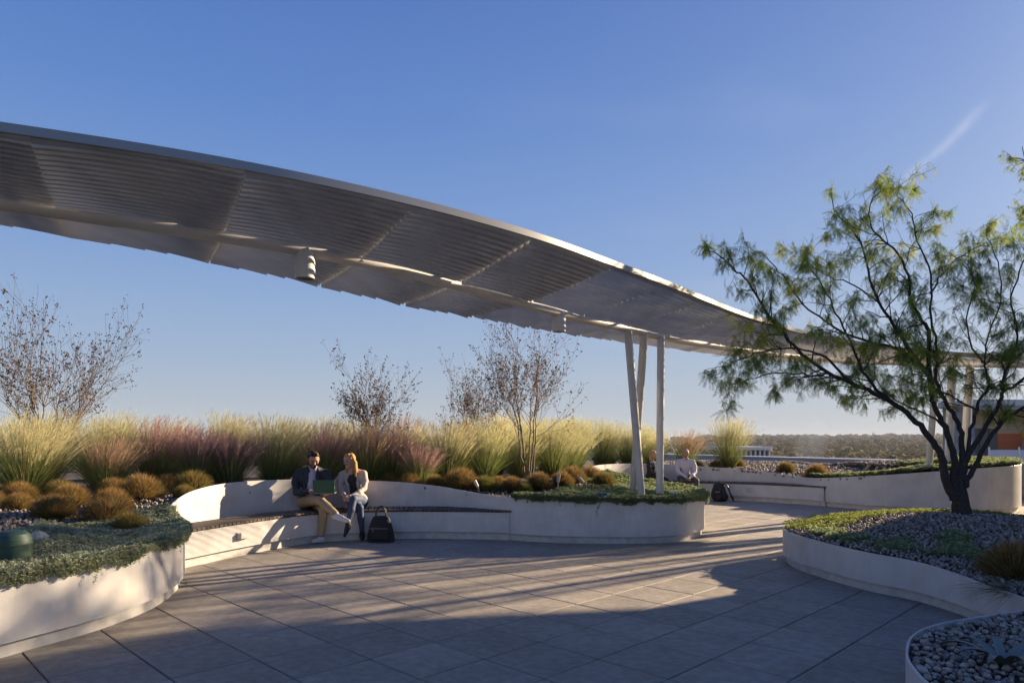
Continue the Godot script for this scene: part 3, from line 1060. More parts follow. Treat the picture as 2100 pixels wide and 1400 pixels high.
func leaf_mesh(size: float) -> ArrayMesh:
	# a sprig of five small rounded leaves
	var q := Soup.new()
	for k in 5:
		var a := TAU * k / 5.0 + rng.randf_range(-0.4, 0.4)
		var d := Vector3(cos(a), rng.randf_range(0.1, 0.8), sin(a)).normalized()
		var s := d.cross(UP).normalized()
		var u := s.cross(d)
		var base := d * size * 0.35 + UP * rng.randf_range(-0.4, 0.5) * size
		var tip := base + d * size * 1.15
		var w := s * size * 0.52
		var mid := base + d * size * 0.55 + u * size * 0.12
		var c := Color(1, 1, 1) * rng.randf_range(0.8, 1.15)
		q.tri(base, mid + w, tip, c, c, c)
		q.tri(base, tip, mid - w, c, c, c)
	return q.mesh(M.leafy)

func cover(label: String, _about: Array, k0: int, k1: int, deep: float, count: int, cols: Array, size: float, spill: bool, kind: int) -> void:
	# leaves over the bed along a stretch of the wall, hanging over the rim
	var sprigs := []
	for k in 3: sprigs.append(leaf_mesh(size))
	var where := [[], [], []]
	var tint := [[], [], []]
	var f := FastNoiseLite.new()
	f.seed = 70 + kind; f.frequency = 1.6
	var wall := Array(wall_pts)
	for j in count:
		var k := rng.randi_range(k0, k1)
		var t := rng.randf()
		var n := outward(wall, k)
		var nx := mini(k + 1, wall.size() - 1)
		var edge: Vector2 = wall_pts[k].lerp(wall_pts[nx], t)
		var top := lerpf(wall_top[k], wall_top[nx], t)
		var hang := spill and rng.randf() < 0.30
		var d := -pow(rng.randf(), 1.25) * deep
		var fade := smoothstep(k0, k0 + 6, k + t) * (1.0 - smoothstep(k1 - 6, k1, k + t))
		d *= lerpf(0.35, 1.0, fade) if kind != 0 else lerpf(0.35, 1.0, 1.0 - smoothstep(k1 - 10, k1, k + t))
		var p := edge + n * d
		if not Geometry2D.is_point_in_polygon(p, bed_poly): continue
		var noise := f.get_noise_2d(p.x, p.y)
		if kind != 0 and f.get_noise_2d(p.x * 1.5 + 40.0, p.y * 1.5) < -0.38: continue
		var h := bed_height(p)
		var rim := exp(d * 3.0)
		var y := maxf(h, lerpf(h, top + 0.02, rim)) + 0.02 + 0.05 * (noise + 0.5) * (1.0 - rim * 0.3) + rng.randf() * 0.035
		var at := Vector3(p.x, y, p.y)
		if hang:
			var reach: float = clampf(0.05 + 0.10 * (f.get_noise_2d(edge.x * 2.2 + 9.0, edge.y * 2.2) + 0.45), 0.015, 0.2) * [1.0, 0.8, 0.4][kind]
			var dr: float = pow(rng.randf(), 1.6) * reach
			var out: float = 0.012 + 0.055 * sqrt(rng.randf()) * (1.0 - dr * 2.0)
			if dr < 0.03 and rng.randf() < 0.6: out = rng.randf_range(-0.09, 0.03)
			at = Vector3(edge.x + n.x * out, top + 0.045 - dr + rng.randf() * 0.02, edge.y + n.y * out)
		var m := rng.randi() % 3
		var b := Basis.from_euler(Vector3(rng.randf_range(-0.7, 0.7), rng.randf() * TAU, rng.randf_range(-0.7, 0.7))).scaled(Vector3.ONE * rng.randf_range(0.7, 1.25))
		where[m].append(Transform3D(b, at))
		var c: Color = cols[0].lerp(cols[1], rng.randf())
		if rng.randf() < 0.22: c = c.lerp(cols[2], rng.randf())
		if rng.randf() < 0.03: c = Color(0.30, 0.22, 0.13)
		tint[m].append(c)
	if spill:
		# loose trailing strands
		for j in (20 if kind == 0 else 14):
			var k := rng.randi_range(k0 + 4, k1 - 4)
			var n := outward(wall, k)
			var len_ := rng.randf_range(0.10, 0.34) * (1.0 if rng.randf() < 0.35 else 0.6)
			var e: Vector2 = wall_pts[k] + Vector2(rng.randf_range(-0.05, 0.05), rng.randf_range(-0.05, 0.05))
			var slip := rng.randf_range(-0.25, 0.25)
			var s2 := Vector2(-n.y, n.x)
			for q in int(len_ / 0.019):
				var l := q * 0.019
				slip += rng.randfn() * 0.05
				var at := Vector3(e.x + n.x * 0.03 + s2.x * slip * l, wall_top[k] + 0.01 - l, e.y + n.y * 0.03 + s2.y * slip * l)
				if Geometry2D.is_point_in_polygon(Vector2(at.x, at.z), bed_poly): at += Vector3(n.x, 0, n.y) * 0.06
				var m := rng.randi() % 3
				where[m].append(Transform3D(Basis.from_euler(Vector3(rng.randf_range(-0.9, 0.9), rng.randf() * TAU, rng.randf_range(-0.9, 0.9))).scaled(Vector3.ONE * rng.randf_range(0.45, 0.8)), at))
				tint[m].append(cols[1].lerp(cols[0], rng.randf()))
	var o := Node3D.new()
	o.name = numbered("ground_cover")
	add_child(o, true)
	tag(o, label, "ground cover", "", "stuff")
	for m in 3: many("leaves", sprigs[m], where[m], o, tint[m])

func patch(label: String, side: int, blobs: Array, count: int, cols: Array, size: float) -> void:
	var sprigs := []
	for k in 3: sprigs.append(leaf_mesh(size))
	var where := [[], [], []]
	var tint := [[], [], []]
	var f := FastNoiseLite.new()
	f.seed = 91; f.frequency = 2.4
	for j in count:
		var q: Array = blobs[rng.randi() % blobs.size()]
		var a := rng.randf() * TAU
		var r: float = sqrt(rng.randf()) * q[2]
		var p := Vector2(q[0] + cos(a) * r, q[1] + sin(a) * r)
		if not Geometry2D.is_point_in_polygon(p, side_poly[side]): continue
		if f.get_noise_2d(p.x, p.y) < -0.12 - 0.3 * (1.0 - r / q[2]): continue
		var h := side_height(p) + 0.028 + rng.randf() * 0.045
		var m := rng.randi() % 3
		where[m].append(Transform3D(Basis.from_euler(Vector3(rng.randf_range(-0.7, 0.7), rng.randf() * TAU, rng.randf_range(-0.7, 0.7))).scaled(Vector3.ONE * rng.randf_range(0.7, 1.3)), Vector3(p.x, h, p.y)))
		tint[m].append(cols[0].lerp(cols[1], rng.randf()) if rng.randf() < 0.8 else cols[2])
	var o := Node3D.new()
	o.name = numbered("ground_cover")
	add_child(o, true)
	tag(o, label, "ground cover", "", "stuff")
	for m in 3: many("leaves", sprigs[m], where[m], o, tint[m])

# ---------------------------------------------------------------- grasses
func blade(q: Soup, base: Vector3, dir: Vector3, len_: float, droop: float, w: float, c0: Color, c1: Color, segs := 4) -> Array:
	# a bending tapered blade; returns its points
	var pts := []
	var p := base
	var d := dir.normalized()
	var side := d.cross(UP)
	side = (side if side.length() > 0.05 else Vector3.RIGHT).normalized().rotated(d, rng.randf_range(-0.9, 0.9))
	var step := len_ / segs
	pts.append(p)
	for k in segs:
		d = (d + Vector3(d.x, -1.0, d.z) * droop * (k + 1.0) / segs * 0.5).normalized()
		p += d * step
		pts.append(p)
	for k in segs:
		var wa := w * (1.0 - 0.85 * float(k) / segs)
		var wb := w * (1.0 - 0.85 * float(k + 1) / segs)
		var ca := c0.lerp(c1, float(k) / segs)
		var cb := c0.lerp(c1, float(k + 1) / segs)
		var a: Vector3 = pts[k]
		var b: Vector3 = pts[k + 1]
		q.tri(a - side * wa, a + side * wa, b + side * wb, ca, ca, cb)
		if k < segs - 1: q.tri(a - side * wa, b + side * wb, b - side * wb, ca, cb, cb)
	return pts

func muhly(kind: int, seed_: int) -> Array:
	# [blades, plumes] of a tall clump: 0 pale straw, 1 pink, 2 pale with pink-brown
	rng.seed = seed_
	var q := Soup.new()
	var tone := rng.randf_range(0.78, 1.18)
	var fresh := rng.randf()
	var greens := [Color(0.13, 0.20, 0.055), Color(0.22, 0.29, 0.085), Color(0.33, 0.32, 0.12)]
	for k in 520:
		var a := rng.randf() * TAU
		var r := sqrt(rng.randf())
		var base := Vector3(cos(a), 0, sin(a)) * r * 0.14
		var lean := r * rng.randf_range(0.2, 0.85)
		var d := Vector3(cos(a) * lean, 1.0, sin(a) * lean)
		var c: Color = greens[0].lerp(greens[1], rng.randf())
		if rng.randf() < 0.12: c = Color(0.36, 0.29, 0.14)
		blade(q, base, d, rng.randf_range(0.6, 1.1), rng.randf_range(0.10, 0.42), rng.randf_range(0.0036, 0.0068), c * 0.85 * tone, c.lerp(greens[2], 0.35), 5)
	var f := Soup.new()
	var pale := [Color(0.74, 0.68, 0.38), Color(0.63, 0.59, 0.30), Color(0.80, 0.75, 0.52)]
	var pink := [Color(0.41, 0.25, 0.235), Color(0.31, 0.185, 0.175), Color(0.52, 0.38, 0.33)]
	var dun := [Color(0.50, 0.38, 0.23), Color(0.38, 0.24, 0.18), Color(0.58, 0.50, 0.30)]
	var cols: Array = [pale, pink, dun][kind]
	var wind := Vector3(0.12, 0, -0.03)
	for k in (235 if kind != 1 else 225):
		var a := rng.randf() * TAU
		var r := sqrt(rng.randf())
		var lean := r * rng.randf_range(0.12, [0.50, 0.62, 0.55][kind])
		var d := Vector3(cos(a) * lean, 1.0, sin(a) * lean) + wind
		var c: Color = cols[0].lerp(cols[1], rng.randf()) * tone
		if kind == 0: c = c.lerp(Color(0.30, 0.33, 0.12), fresh * 0.45)
		var tall: float = rng.randf_range(0.95, 1.42) * [1.0, 0.84, 0.98][kind]
		var pts := blade(f, Vector3(cos(a), 0, sin(a)) * r * 0.13, d, tall, rng.randf_range(0.05, 0.26), 0.0016, Color(0.22, 0.23, 0.08), c, 7)
		for h in 34:
			var t := rng.randf_range([0.58, 0.52, 0.55][kind], 1.0)
			var s := t * 7.0
			var i := mini(int(s), 6)
			var p: Vector3 = pts[i].lerp(pts[i + 1], s - i)
			var along: Vector3 = (pts[i + 1] - pts[i]).normalized()
			var o := Vector3(rng.randfn(), rng.randfn() * 0.5, rng.randfn()).normalized()
			var l := rng.randf_range(0.07, 0.17) * (1.25 - t * 0.5)
			var e := p + (along * rng.randf_range(0.55, 1.0) + o * 0.36 + wind * 1.4).normalized() * l
			var w := along.cross(o).normalized() * rng.randf_range(0.0014, 0.0028)
			var cc: Color = c.lerp(cols[2], rng.randf() * 0.7)
			f.tri(p - w, p + w, e, c, c, cc)
	return [q.mesh(M.leafy), f.mesh(M.plume)]

func tuft(kind: int, seed_: int) -> ArrayMesh:
	# a low rounded grass tuft: 0 brown, 1 brown with green, 2 olive green
	rng.seed = seed_
	var q := Soup.new()
	for k in 3200:
		var a := rng.randf() * TAU
		var r := sqrt(rng.randf())
		var el := lerpf(PI / 2, 0.12, pow(r, 1.15))
		var d := Vector3(cos(a) * cos(el), sin(el), sin(a) * cos(el))
		var brown := Color(0.27, 0.145, 0.06).lerp(Color(0.40, 0.225, 0.09), rng.randf())
		if rng.randf() < 0.2: brown = Color(0.52, 0.35, 0.16)
		if rng.randf() < 0.15: brown = Color(0.12, 0.07, 0.04)
		var green := Color(0.11, 0.15, 0.035).lerp(Color(0.20, 0.23, 0.055), rng.randf())
		var g: float = [0.10, 0.45, 0.8][kind]
		if kind == 0 and sin(a * 2.0) > 0.75 and r > 0.5: g = 0.5
		var c0 := green.lerp(brown, 0.35)
		var c1 := green if rng.randf() < g else brown
		blade(q, d * 0.13 - UP * 0.02, d + UP * 0.3 + Vector3(rng.randfn(), rng.randfn(), rng.randfn()) * 0.22, rng.randf_range(0.13, 0.20), rng.randf_range(0.05, 0.35), rng.randf_range(0.0024, 0.0042), c0, c1, 3)
	return q.mesh(M.leafy)

const ORD := ["first", "second", "third", "fourth", "fifth", "sixth", "seventh", "eighth", "ninth", "tenth", "eleventh", "twelfth", "thirteenth", "fourteenth", "fifteenth", "sixteenth", "seventeenth", "eighteenth", "nineteenth", "twentieth", "twenty first", "twenty second", "twenty third", "twenty fourth", "twenty fifth", "twenty sixth", "twenty seventh", "twenty eighth", "twenty ninth", "thirtieth"]

func grasses() -> void:
	var forms := [[], [], []]
	for kind in 3:
		for k in 3: forms[kind].append(muhly(kind, 1000 + kind * 10 + k))
	rng.seed = 4711
	# [x, z, kind, size]
	var front := [[-9.1, -10.9, 0, 1.0], [-8.35, -10.2, 0, 1.0], [-7.8, -11.3, 0, 1.0], [-6.95, -11.7, 0, 0.98], [-7.35, -10.3, 0, 1.06], [-6.55, -11.0, 2, 0.8], [-6.3, -12.0, 1, 1.12], [-5.5, -11.9, 1, 1.08], [-4.95, -12.0, 1, 0.9], [-4.35, -12.5, 0, 1.0], [-3.55, -12.75, 1, 1.0], [-2.75, -12.9, 2, 0.95], [-2.35, -13.3, 1, 1.0], [-1.72, -12.75, 1, 0.68],
		[-1.3, -13.7, 0, 0.98], [-0.6, -14.3, 0, 1.02], [0.15, -15.6, 0, 1.0], [0.95, -16.2, 0, 1.02], [1.4, -17.4, 0, 1.0], [1.7, -18.8, 0, 1.05], [2.6, -19.9, 0, 1.05], [3.5, -20.5, 0, 1.08], [4.3, -20.9, 0, 1.0], [5.35, -21.0, 2, 0.85], [6.45, -20.35, 0, 1.18]]
	var back := [[-9.6, -12.0, 0, 1.0], [-8.6, -12.2, 0, 1.02], [-7.5, -12.8, 0, 1.08], [-6.6, -13.7, 1, 1.1], [-5.7, -13.5, 0, 1.05], [-4.8, -13.9, 2, 1.08], [-3.9, -14.3, 0, 1.08], [-3.0, -14.6, 1, 1.05], [-2.1, -15.0, 0, 1.05], [-1.2, -15.6, 2, 1.05], [-0.4, -16.6, 0, 1.08], [0.4, -18.0, 0, 1.1], [1.0, -20.0, 0, 1.1], [2.0, -21.4, 0, 1.1], [3.1, -22.0, 0, 1.1], [4.2, -22.4, 0, 1.05]]
	var third := [[-10.4, -14.6, 0, 1.1], [-9.1, -14.9, 0, 1.1], [-7.8, -15.4, 0, 1.12], [-6.5, -15.8, 2, 1.12], [-5.2, -16.0, 0, 1.12], [-4.0, -16.6, 0, 1.12], [-2.8, -17.1, 2, 1.12], [-1.6, -17.9, 0, 1.12], [-0.4, -19.4, 0, 1.15], [0.4, -21.4, 0, 1.15], [1.6, -23.2, 0, 1.15]]
	var look := ["pale straw plumed", "pink plumed", "dun brown plumed"]
	var rowname := ["front row", "middle row", "back row"]
	for r in 3:
		var row: Array = [front, back, third][r]
		for k in row.size():
			var e: Array = row[k]
			var p := Vector2(e[0], e[1])
			var o := thing("grass_clump", "%s muhly grass clump, %s along the %s behind the benches" % [look[e[2]], ORD[k], rowname[r]], "ornamental grass", Vector3(p.x, bed_height(p) - 0.01, p.y), "tall plumed grasses in the long bed", rng.randf_range(-0.5, 0.5))
			var f: Array = forms[e[2]][rng.randi() % 3]
			put("blades", f[0], o)
			put("plumes", f[1], o)
			var wide: float = e[3] * rng.randf_range(0.9, 1.1)
			o.scale = Vector3(wide, e[3] * rng.randf_range(0.86, 1.07), wide)
	# low tufts
	var tm := [[tuft(0, 81), tuft(0, 82)], [tuft(1, 83), tuft(1, 84)], [tuft(2, 85), tuft(2, 86)]]
	rng.seed = 99
	var tufts := [[-6.15, -8.5, 0, 0.72, "beside the clear garden light"], [-5.55, -8.25, 0, 1.0, "small and round before the tall grass"], [-4.93, -8.3, 0, 1.18, "dark and wide beside the bench end"], [-4.45, -7.95, 1, 0.9, "green centred at the wall bend"], [-6.6, -8.6, 0, 0.8, "at the picture edge by the green dome"],
		[-5.95, -10.2, 0, 1.05, "behind the first two"], [-5.3, -9.75, 0, 1.25, "tall behind the bench end"], [-5.0, -10.7, 1, 1.25, "golden under the pink plumes"], [-6.7, -9.3, 0, 0.9, "in the shade of the straw plumes"], [-4.75, -9.9, 1, 0.7, "close behind the bench backrest"],
		[-5.25, -8.95, 0, 1.05, "between the wide dark one and the bench end"], [-5.85, -9.05, 0, 1.0, "in the middle of the brown group"], [-6.45, -9.75, 1, 1.0, "at the foot of the big straw clump"], [-5.6, -11.1, 0, 1.05, "under the dusky pink plumes"], [-7.25, -9.1, 0, 1.0, "at the picture edge under straw plumes"], [-7.2, -9.9, 1, 0.95, "deep in the straw plumes"],
		[-1.85, -12.4, 0, 0.9, "behind the woman in the cardigan"], [-1.4, -12.45, 0, 0.8, "behind the black handbag"], [-0.92, -12.5, 0, 1.35, "broad over the bench backrest"], [-0.48, -12.45, 2, 1.0, "fresh green over the bench end"], [-0.25, -12.9, 0, 0.85, "left of the multi stemmed shrub"], [0.0, -12.5, 0, 0.95, "in front of the multi stemmed shrub"], [0.22, -12.35, 2, 0.62, "small green between two brown ones"],
		[0.5, -12.7, 0, 1.05, "beside the slim metal path light"], [0.95, -12.9, 0, 0.95, "next along from the metal path light"], [1.2, -13.5, 0, 1.15, "towards the rear bench"], [1.65, -14.2, 0, 1.2, "dark near the end of the rear backrest"], [1.75, -13.0, 1, 1.05, "olive beside the columns"], [-2.3, -12.75, 2, 0.8, "green behind the seated pair"],
		[7.75, -19.3, 1, 1.1, "alone in the far gravel"], [8.0, -17.9, 0, 1.35, "round and rusty on the far gravel"], [6.9, -20.9, 0, 1.0, "below the last straw plumes"], [5.5, -20.3, 2, 0.9, "behind the man in the pale shirt"], [6.0, -20.1, 1, 0.9, "under the last tall clump"]]
	for e in tufts:
		var p := Vector2(e[0], e[1])
		var o := thing("grass_tuft", "%s low grass tuft, %s" % [["rust brown", "brown and green", "green"][e[2]], e[4]], "grass tuft", Vector3(p.x, bed_height(p), p.y), "low rounded grass tufts")
		put("blades", tm[e[2]][rng.randi() % 2], o)
		o.scale = Vector3(1.0, 1.08, 1.0) * e[3] * 1.02
		o.rotation.y = rng.randf() * TAU
	# dark tufts of the nearer planters
	for e in [[4.72, -6.38, 0, 1.3, "dark brown low grass tuft among the stones by the tree"], [4.75, -5.7, 1, 0.9, "shaded low grass tuft near the inner bend of the planter"]]:
		var o := thing("grass_tuft", e[4], "grass tuft", Vector3(e[0], side_height(Vector2(e[0], e[1])), e[1]), "grass tufts among the stones")
		put("blades", tm[e[2]][0], o)
		o.scale = Vector3.ONE * e[3]
	# a loose spray of thin stems leaning over the rim, and one over the stones
	for e in [[4.34, -5.92, 150, Vector3(-0.9, 0.30, 0.15), 0.5, "sparse arching grass spray leaning over the planter rim"], [4.95, -6.75, 46, Vector3(-0.25, 1.0, 0.1), 0.75, "thin upright grass stems at the far side of the stones"]]:
		rng.seed = int(e[2])
		var q := Soup.new()
		for k in int(e[2]):
			var d: Vector3 = e[3] + Vector3(rng.randfn(), rng.randfn() * 0.5 + 0.2, rng.randfn()) * 0.45
			blade(q, Vector3(rng.randfn(), 0, rng.randfn()) * 0.05, d, e[4] * rng.randf_range(0.6, 1.3), rng.randf_range(0.1, 0.5), 0.0021, Color(0.13, 0.13, 0.06), Color(0.24, 0.20, 0.11), 6)
		var o := thing("grass_spray", e[5], "grass", Vector3(e[0], side_height(Vector2(e[0], e[1])), e[1]))
		put("blades", q.mesh(M.leafy), o)
	# broad leaved agave at the corner
	var ag := thing("agave", "dark blue green agave among the nearest stones", "agave", Vector3(2.72, side_height(Vector2(2.72, -3.78)), -3.78))
	for k in 9:
		var s := Shape.new()
		var a := TAU * k / 9.0 + 0.3
		var d := Vector3(cos(a), 0, sin(a))
		var side := d.cross(UP)
		var len_ := rng.randf_range(0.22, 0.34)
		for j in 8:
			var t := j / 7.0
			var p := d * len_ * t + UP * (0.02 + 0.13 * sin(t * 1.9) - 0.05 * t * t)
			var w := 0.034 * pow(1.0 - t, 0.6) * (0.75 + 0.5 * t)
			for l in [-1.0, 0.0, 1.0]:
				s.pt(p + side * w * l + UP * (0.012 * absf(l)), (UP - d * 0.3 + side * -l * 0.35).normalized())
		for j in 7:
			for l in 2:
				var i := j * 3 + l
				s.quad(i, i + 1, i + 4, i + 3)
		put("leaf", s.mesh(mat(0.14, 0.175, 0.155, 0.5)), ag)

# ---------------------------------------------------------------- trees
func at_px(x: float, y: float, depth: float) -> Vector3:
	return Vector3((x - 1050.0) / 1400.0 * depth, 1.65 - (y - 903.0) / 1400.0 * depth, -depth)

func grow(s: Shape, from: Vector3, dir: Vector3, len_: float, r: float, level: int, most: int, opt: Dictionary, tips: Array) -> void:
	# a wandering twig with side twigs; the thin ends are gathered in tips
	var n := 4 if level < most else 3
	var pts := [from]
	var rad := [r]
	var d := dir.normalized()
	var p := from
	for k in n:
		d = (d + Vector3(rng.randfn(), rng.randfn(), rng.randfn()) * opt.wander + UP * opt.lift).normalized()
		p += d * len_ / n
		pts.append(p)
		rad.append(lerpf(r, maxf(r * 0.45, opt.least), (k + 1.0) / n))
	s.tube(pts, rad, 5 if r > 0.012 else (4 if r > 0.005 else 3), Color.WHITE, false)
	if level >= most:
		tips.append([pts, d])
		return
	var kids: int = opt.kids[level]
	for k in kids:
		var t := rng.randf_range(0.25, 1.0) if k > 0 else 1.0
		var i := mini(int(t * n), n - 1)
		var at: Vector3 = pts[i].lerp(pts[i + 1], t * n - i)
		var base: Vector3 = (pts[i + 1] - pts[i]).normalized()
		var side := Vector3(rng.randfn(), rng.randfn() * 0.7, rng.randfn()).normalized()
		side = (side - base * side.dot(base)).normalized()
		var nd: Vector3 = (base + side * rng.randf_range(0.35, 0.95) * (1.0 if k > 0 else 0.3)).normalized()
		grow(s, at, nd, len_ * rng.randf_range(0.45, 0.8), maxf(rad[i] * 0.6, opt.least), level + 1, most, opt, tips)

func trees() -> void:
	mesquite()
	crape()

func frond_mesh(seed_: int) -> ArrayMesh:
	# a drooping feather leaf: a stalk with two rows of narrow leaflets, along -y
	var r := RandomNumberGenerator.new()
	r.seed = seed_
	var q := Soup.new()
	var pairs := 11
	var bend := r.randf_range(0.2, 0.6)
	for fork in 2:
		var spread := (fork - 0.5) * 0.7
		var prev := Vector3.ZERO
		for k in pairs:
			var t := (k + 1.0) / pairs
			var p := Vector3(sin(spread) * t * 0.12 + bend * 0.03 * t * t, -0.15 * t, bend * 0.05 * t * t)
			var w := Vector3(0.0009, 0, 0)
			var c := Color(0.9, 0.9, 0.8)
			q.tri(prev - w, prev + w, p, c, c, c)
			for s in [-1.0, 1.0]:
				var l := 0.034 * (1.0 - 0.45 * t) * r.randf_range(0.8, 1.15)
				var d := Vector3(s * 0.8, -0.62, r.randf_range(-0.45, 0.45)).normalized()
				var tip := p + d * l
				var nn := Vector3(d.y, -d.x, r.randf_range(-0.6, 0.6)).normalized() * 0.0031
				var cc := Color(1, 1, 1) * r.randf_range(0.8, 1.2)
				var m := p + d * l * 0.45
				q.tri(p, m + nn, tip, cc, cc, cc)
				q.tri(p, tip, m - nn, cc, cc, cc)
			prev = p
	return q.mesh(M.leafy)

func mesquite() -> void:
	var root := Vector3(5.98, 0.55, -9.0)
	var o := thing("leafy_tree", "leaning multi limbed tree with feathery green leaves on the stone mound", "tree", root)
	# limbs traced as they stand: [picture points, depth from, depth to, radius from, radius to]
	var limbs := [
		[[[1960, 1020], [1942, 990], [1934, 946], [1921, 916], [1899, 884], [1878, 864], [1850, 838], [1792, 806], [1740, 783], [1700, 764], [1656, 734], [1618, 696], [1584, 656], [1560, 620], [1532, 576], [1505, 550], [1478, 524]], 9.0, 8.3, 0.085, 0.008],
		[[[1740, 783], [1700, 738], [1650, 716], [1590, 716], [1540, 728], [1495, 748]], 8.75, 8.5, 0.03, 0.006],
		[[[1850, 838], [1800, 800], [1770, 760], [1745, 700], [1715, 640], [1690, 590], [1660, 545], [1655, 520]], 8.9, 9.7, 0.035, 0.006],
		[[[1700, 764], [1660, 770], [1600, 764], [1550, 774], [1505, 788]], 8.7, 8.0, 0.022, 0.005],
		[[[1964, 1020], [1955, 985], [1957, 936], [1944, 889], [1923, 846], [1912, 820], [1908, 786], [1899, 762], [1878, 741], [1840, 714], [1784, 702], [1720, 676], [1680, 648], [1640, 616], [1608, 568], [1576, 532]], 9.0, 9.6, 0.075, 0.007],
		[[[1899, 762], [1876, 732], [1850, 690], [1824, 652], [1792, 596], [1772, 512], [1744, 466], [1712, 428], [1708, 400]], 9.2, 9.9, 0.05, 0.006],
		[[[1824, 652], [1790, 610], [1740, 580], [1690, 560], [1660, 540]], 9.5, 9.0, 0.022, 0.005],
		[[[1908, 786], [1906, 690], [1892, 660], [1872, 620], [1862, 564], [1834, 508], [1795, 480], [1782, 440], [1790, 405]], 9.15, 8.6, 0.048, 0.006],
		[[[1968, 1020], [1968, 985], [1975, 936], [1972, 889], [1959, 854], [1942, 831], [1928, 800], [1918, 770], [1924, 721], [1910, 652], [1910, 564], [1882, 495], [1870, 440], [1848, 408]], 9.0, 9.5, 0.072, 0.006],
		[[[1910, 600], [1935, 560], [1965, 530], [2010, 505], [2050, 500]], 9.3, 10.2, 0.02, 0.005],
		[[[1975, 960], [1983, 935], [1991, 893], [2003, 840], [2015, 812], [2028, 795], [2026, 771], [2019, 745], [2026, 690], [2056, 600], [2042, 520], [2024, 482]], 9.0, 9.8, 0.045, 0.006],
		[[[2019, 745], [1990, 700], [1985, 640], [2000, 590], [1985, 545], [1950, 520]], 9.4, 10.0, 0.02, 0.005],
		[[[1972, 985], [1985, 940], [2004, 904], [2028, 863], [2051, 822], [2058, 800], [2056, 786], [2069, 751], [2080, 725], [2088, 680], [2075, 610], [2098, 540], [2120, 490]], 9.0, 9.0, 0.06, 0.007],
		[[[1974, 1010], [1984, 985], [2000, 957], [2028, 901], [2056, 867], [2086, 844], [2120, 825], [2180, 790], [2240, 740], [2290, 680]], 9.0, 8.5, 0.065, 0.008],
		[[[2058, 800], [2100, 780], [2150, 730], [2200, 660], [2230, 580]], 9.0, 9.4, 0.035, 0.006],
		[[[1944, 889], [1920, 860], [1880, 840], [1830, 815], [1800, 780], [1790, 740]], 9.1, 9.9, 0.025, 0.005],
		[[[2003, 840], [1965, 820], [1930, 800], [1880, 790], [1840, 770]], 9.2, 8.7, 0.022, 0.005]]
	var wood := Shape.new()
	var thin := Shape.new()
	wood.tube([Vector3(0.02, -0.1, 0), Vector3(0.0, 0.0, 0), Vector3(-0.035, 0.10, 0.0), Vector3(-0.06, 0.24, 0.0), Vector3(-0.055, 0.36, 0.0), Vector3(-0.04, 0.48, 0.0)], [0.19, 0.142, 0.122, 0.108, 0.088, 0.05], 16)
	var tips := []
	rng.seed = 555
	var opt := {"wander": 0.22, "lift": 0.03, "least": 0.0021, "kids": [4, 3, 2]}
	for l in limbs:
		var pts := []
		var m: int = l[0].size()
		for k in m:
			var t := float(k) / (m - 1)
			var q: Array = l[0][k]
			pts.append(at_px(q[0], q[1], lerpf(l[1], l[2], t * t)) - root)
		var sm := spline(pts, 4)
		var rad := []
		for k in sm.size():
			var t := float(k) / (sm.size() - 1)
			rad.append(lerpf(l[3] * 0.80, l[4], pow(t, 0.5)))
			sm[k] += Vector3(rng.randfn(), rng.randfn(), rng.randfn()) * 0.008
		wood.tube(sm, rad, 9 if l[3] > 0.04 else 6)
		# side twigs along the outer part
		var len_total := 0.0
		for k in sm.size() - 1: len_total += sm[k].distance_to(sm[k + 1])
		var n := int(len_total * 7.6)
		for k in n:
			var t := rng.randf_range(0.42 if l[3] > 0.05 else 0.2, 1.0)
			var i := mini(int(t * (sm.size() - 1)), sm.size() - 2)
			var base: Vector3 = (sm[i + 1] - sm[i]).normalized()
			var side := Vector3(rng.randfn(), rng.randfn() * 0.6 + 0.1, rng.randfn()).normalized()
			side = (side - base * side.dot(base)).normalized()
			grow(thin, sm[i], base * 0.7 + side * rng.randf_range(0.5, 1.0), rng.randf_range(0.22, 0.48), minf(rad[i] * 0.55, 0.010), 1, 2, opt, tips)
		grow(thin, sm[sm.size() - 1], sm[sm.size() - 1] - sm[sm.size() - 2], 0.2, l[4], 1, 2, opt, tips)
	put("trunk", wood.mesh(M.bark), o)
	put("twigs", thin.mesh(M.bark), o).set_meta("kind", "stuff")
	leaves_on(o, tips, 6)
	# a second tree of the kind stands beyond the frame; its outermost sprays hang into view
	var root2 := Vector3(14.55, 0.0, -16.9)
	var o2 := thing("leafy_tree", "taller feathery tree beyond the planter end of which only outermost sprays show", "tree", root2)
	var w2 := Shape.new()
	var t2 := Shape.new()
	var tips2 := []
	w2.tube([Vector3(0, -0.05, 0), Vector3(0.02, 0.8, 0), Vector3(0, 1.9, 0.05)], [0.19, 0.15, 0.14], 12)
	for k in 20:
		var a := TAU * k / 20.0 + 0.2
		var rr := rng.randf_range(0.5, 1.0)
		var e := Vector3(cos(a) * 2.0 * rr, rng.randf_range(7.3, 10.0), sin(a) * 2.4 * rr)
		e.x = maxf(e.x, -0.6)
		if k == 9: e = Vector3(-1.75, 7.0, 0.25)
		var sm := spline([Vector3(0, 1.8, 0.04), Vector3(e.x * 0.25, 2.2 + e.y * 0.12, e.z * 0.25), Vector3(e.x * 0.65, e.y * 0.68, e.z * 0.65), e], 5)
		var rad := []
		for j in sm.size(): rad.append(lerpf(0.075, 0.008, float(j) / (sm.size() - 1)))
		w2.tube(sm, rad, 7)
		for j in 14:
			var i := rng.randi_range(12, sm.size() - 2)
			var dd := Vector3(rng.randfn() + cos(a) * 0.3, rng.randfn() * 0.6 + 0.2, rng.randfn() + sin(a) * 0.4)
			grow(t2, sm[i], dd, rng.randf_range(0.3, 0.6), 0.009, 1, 2, opt, tips2)
	put("trunk", w2.mesh(M.bark), o2)
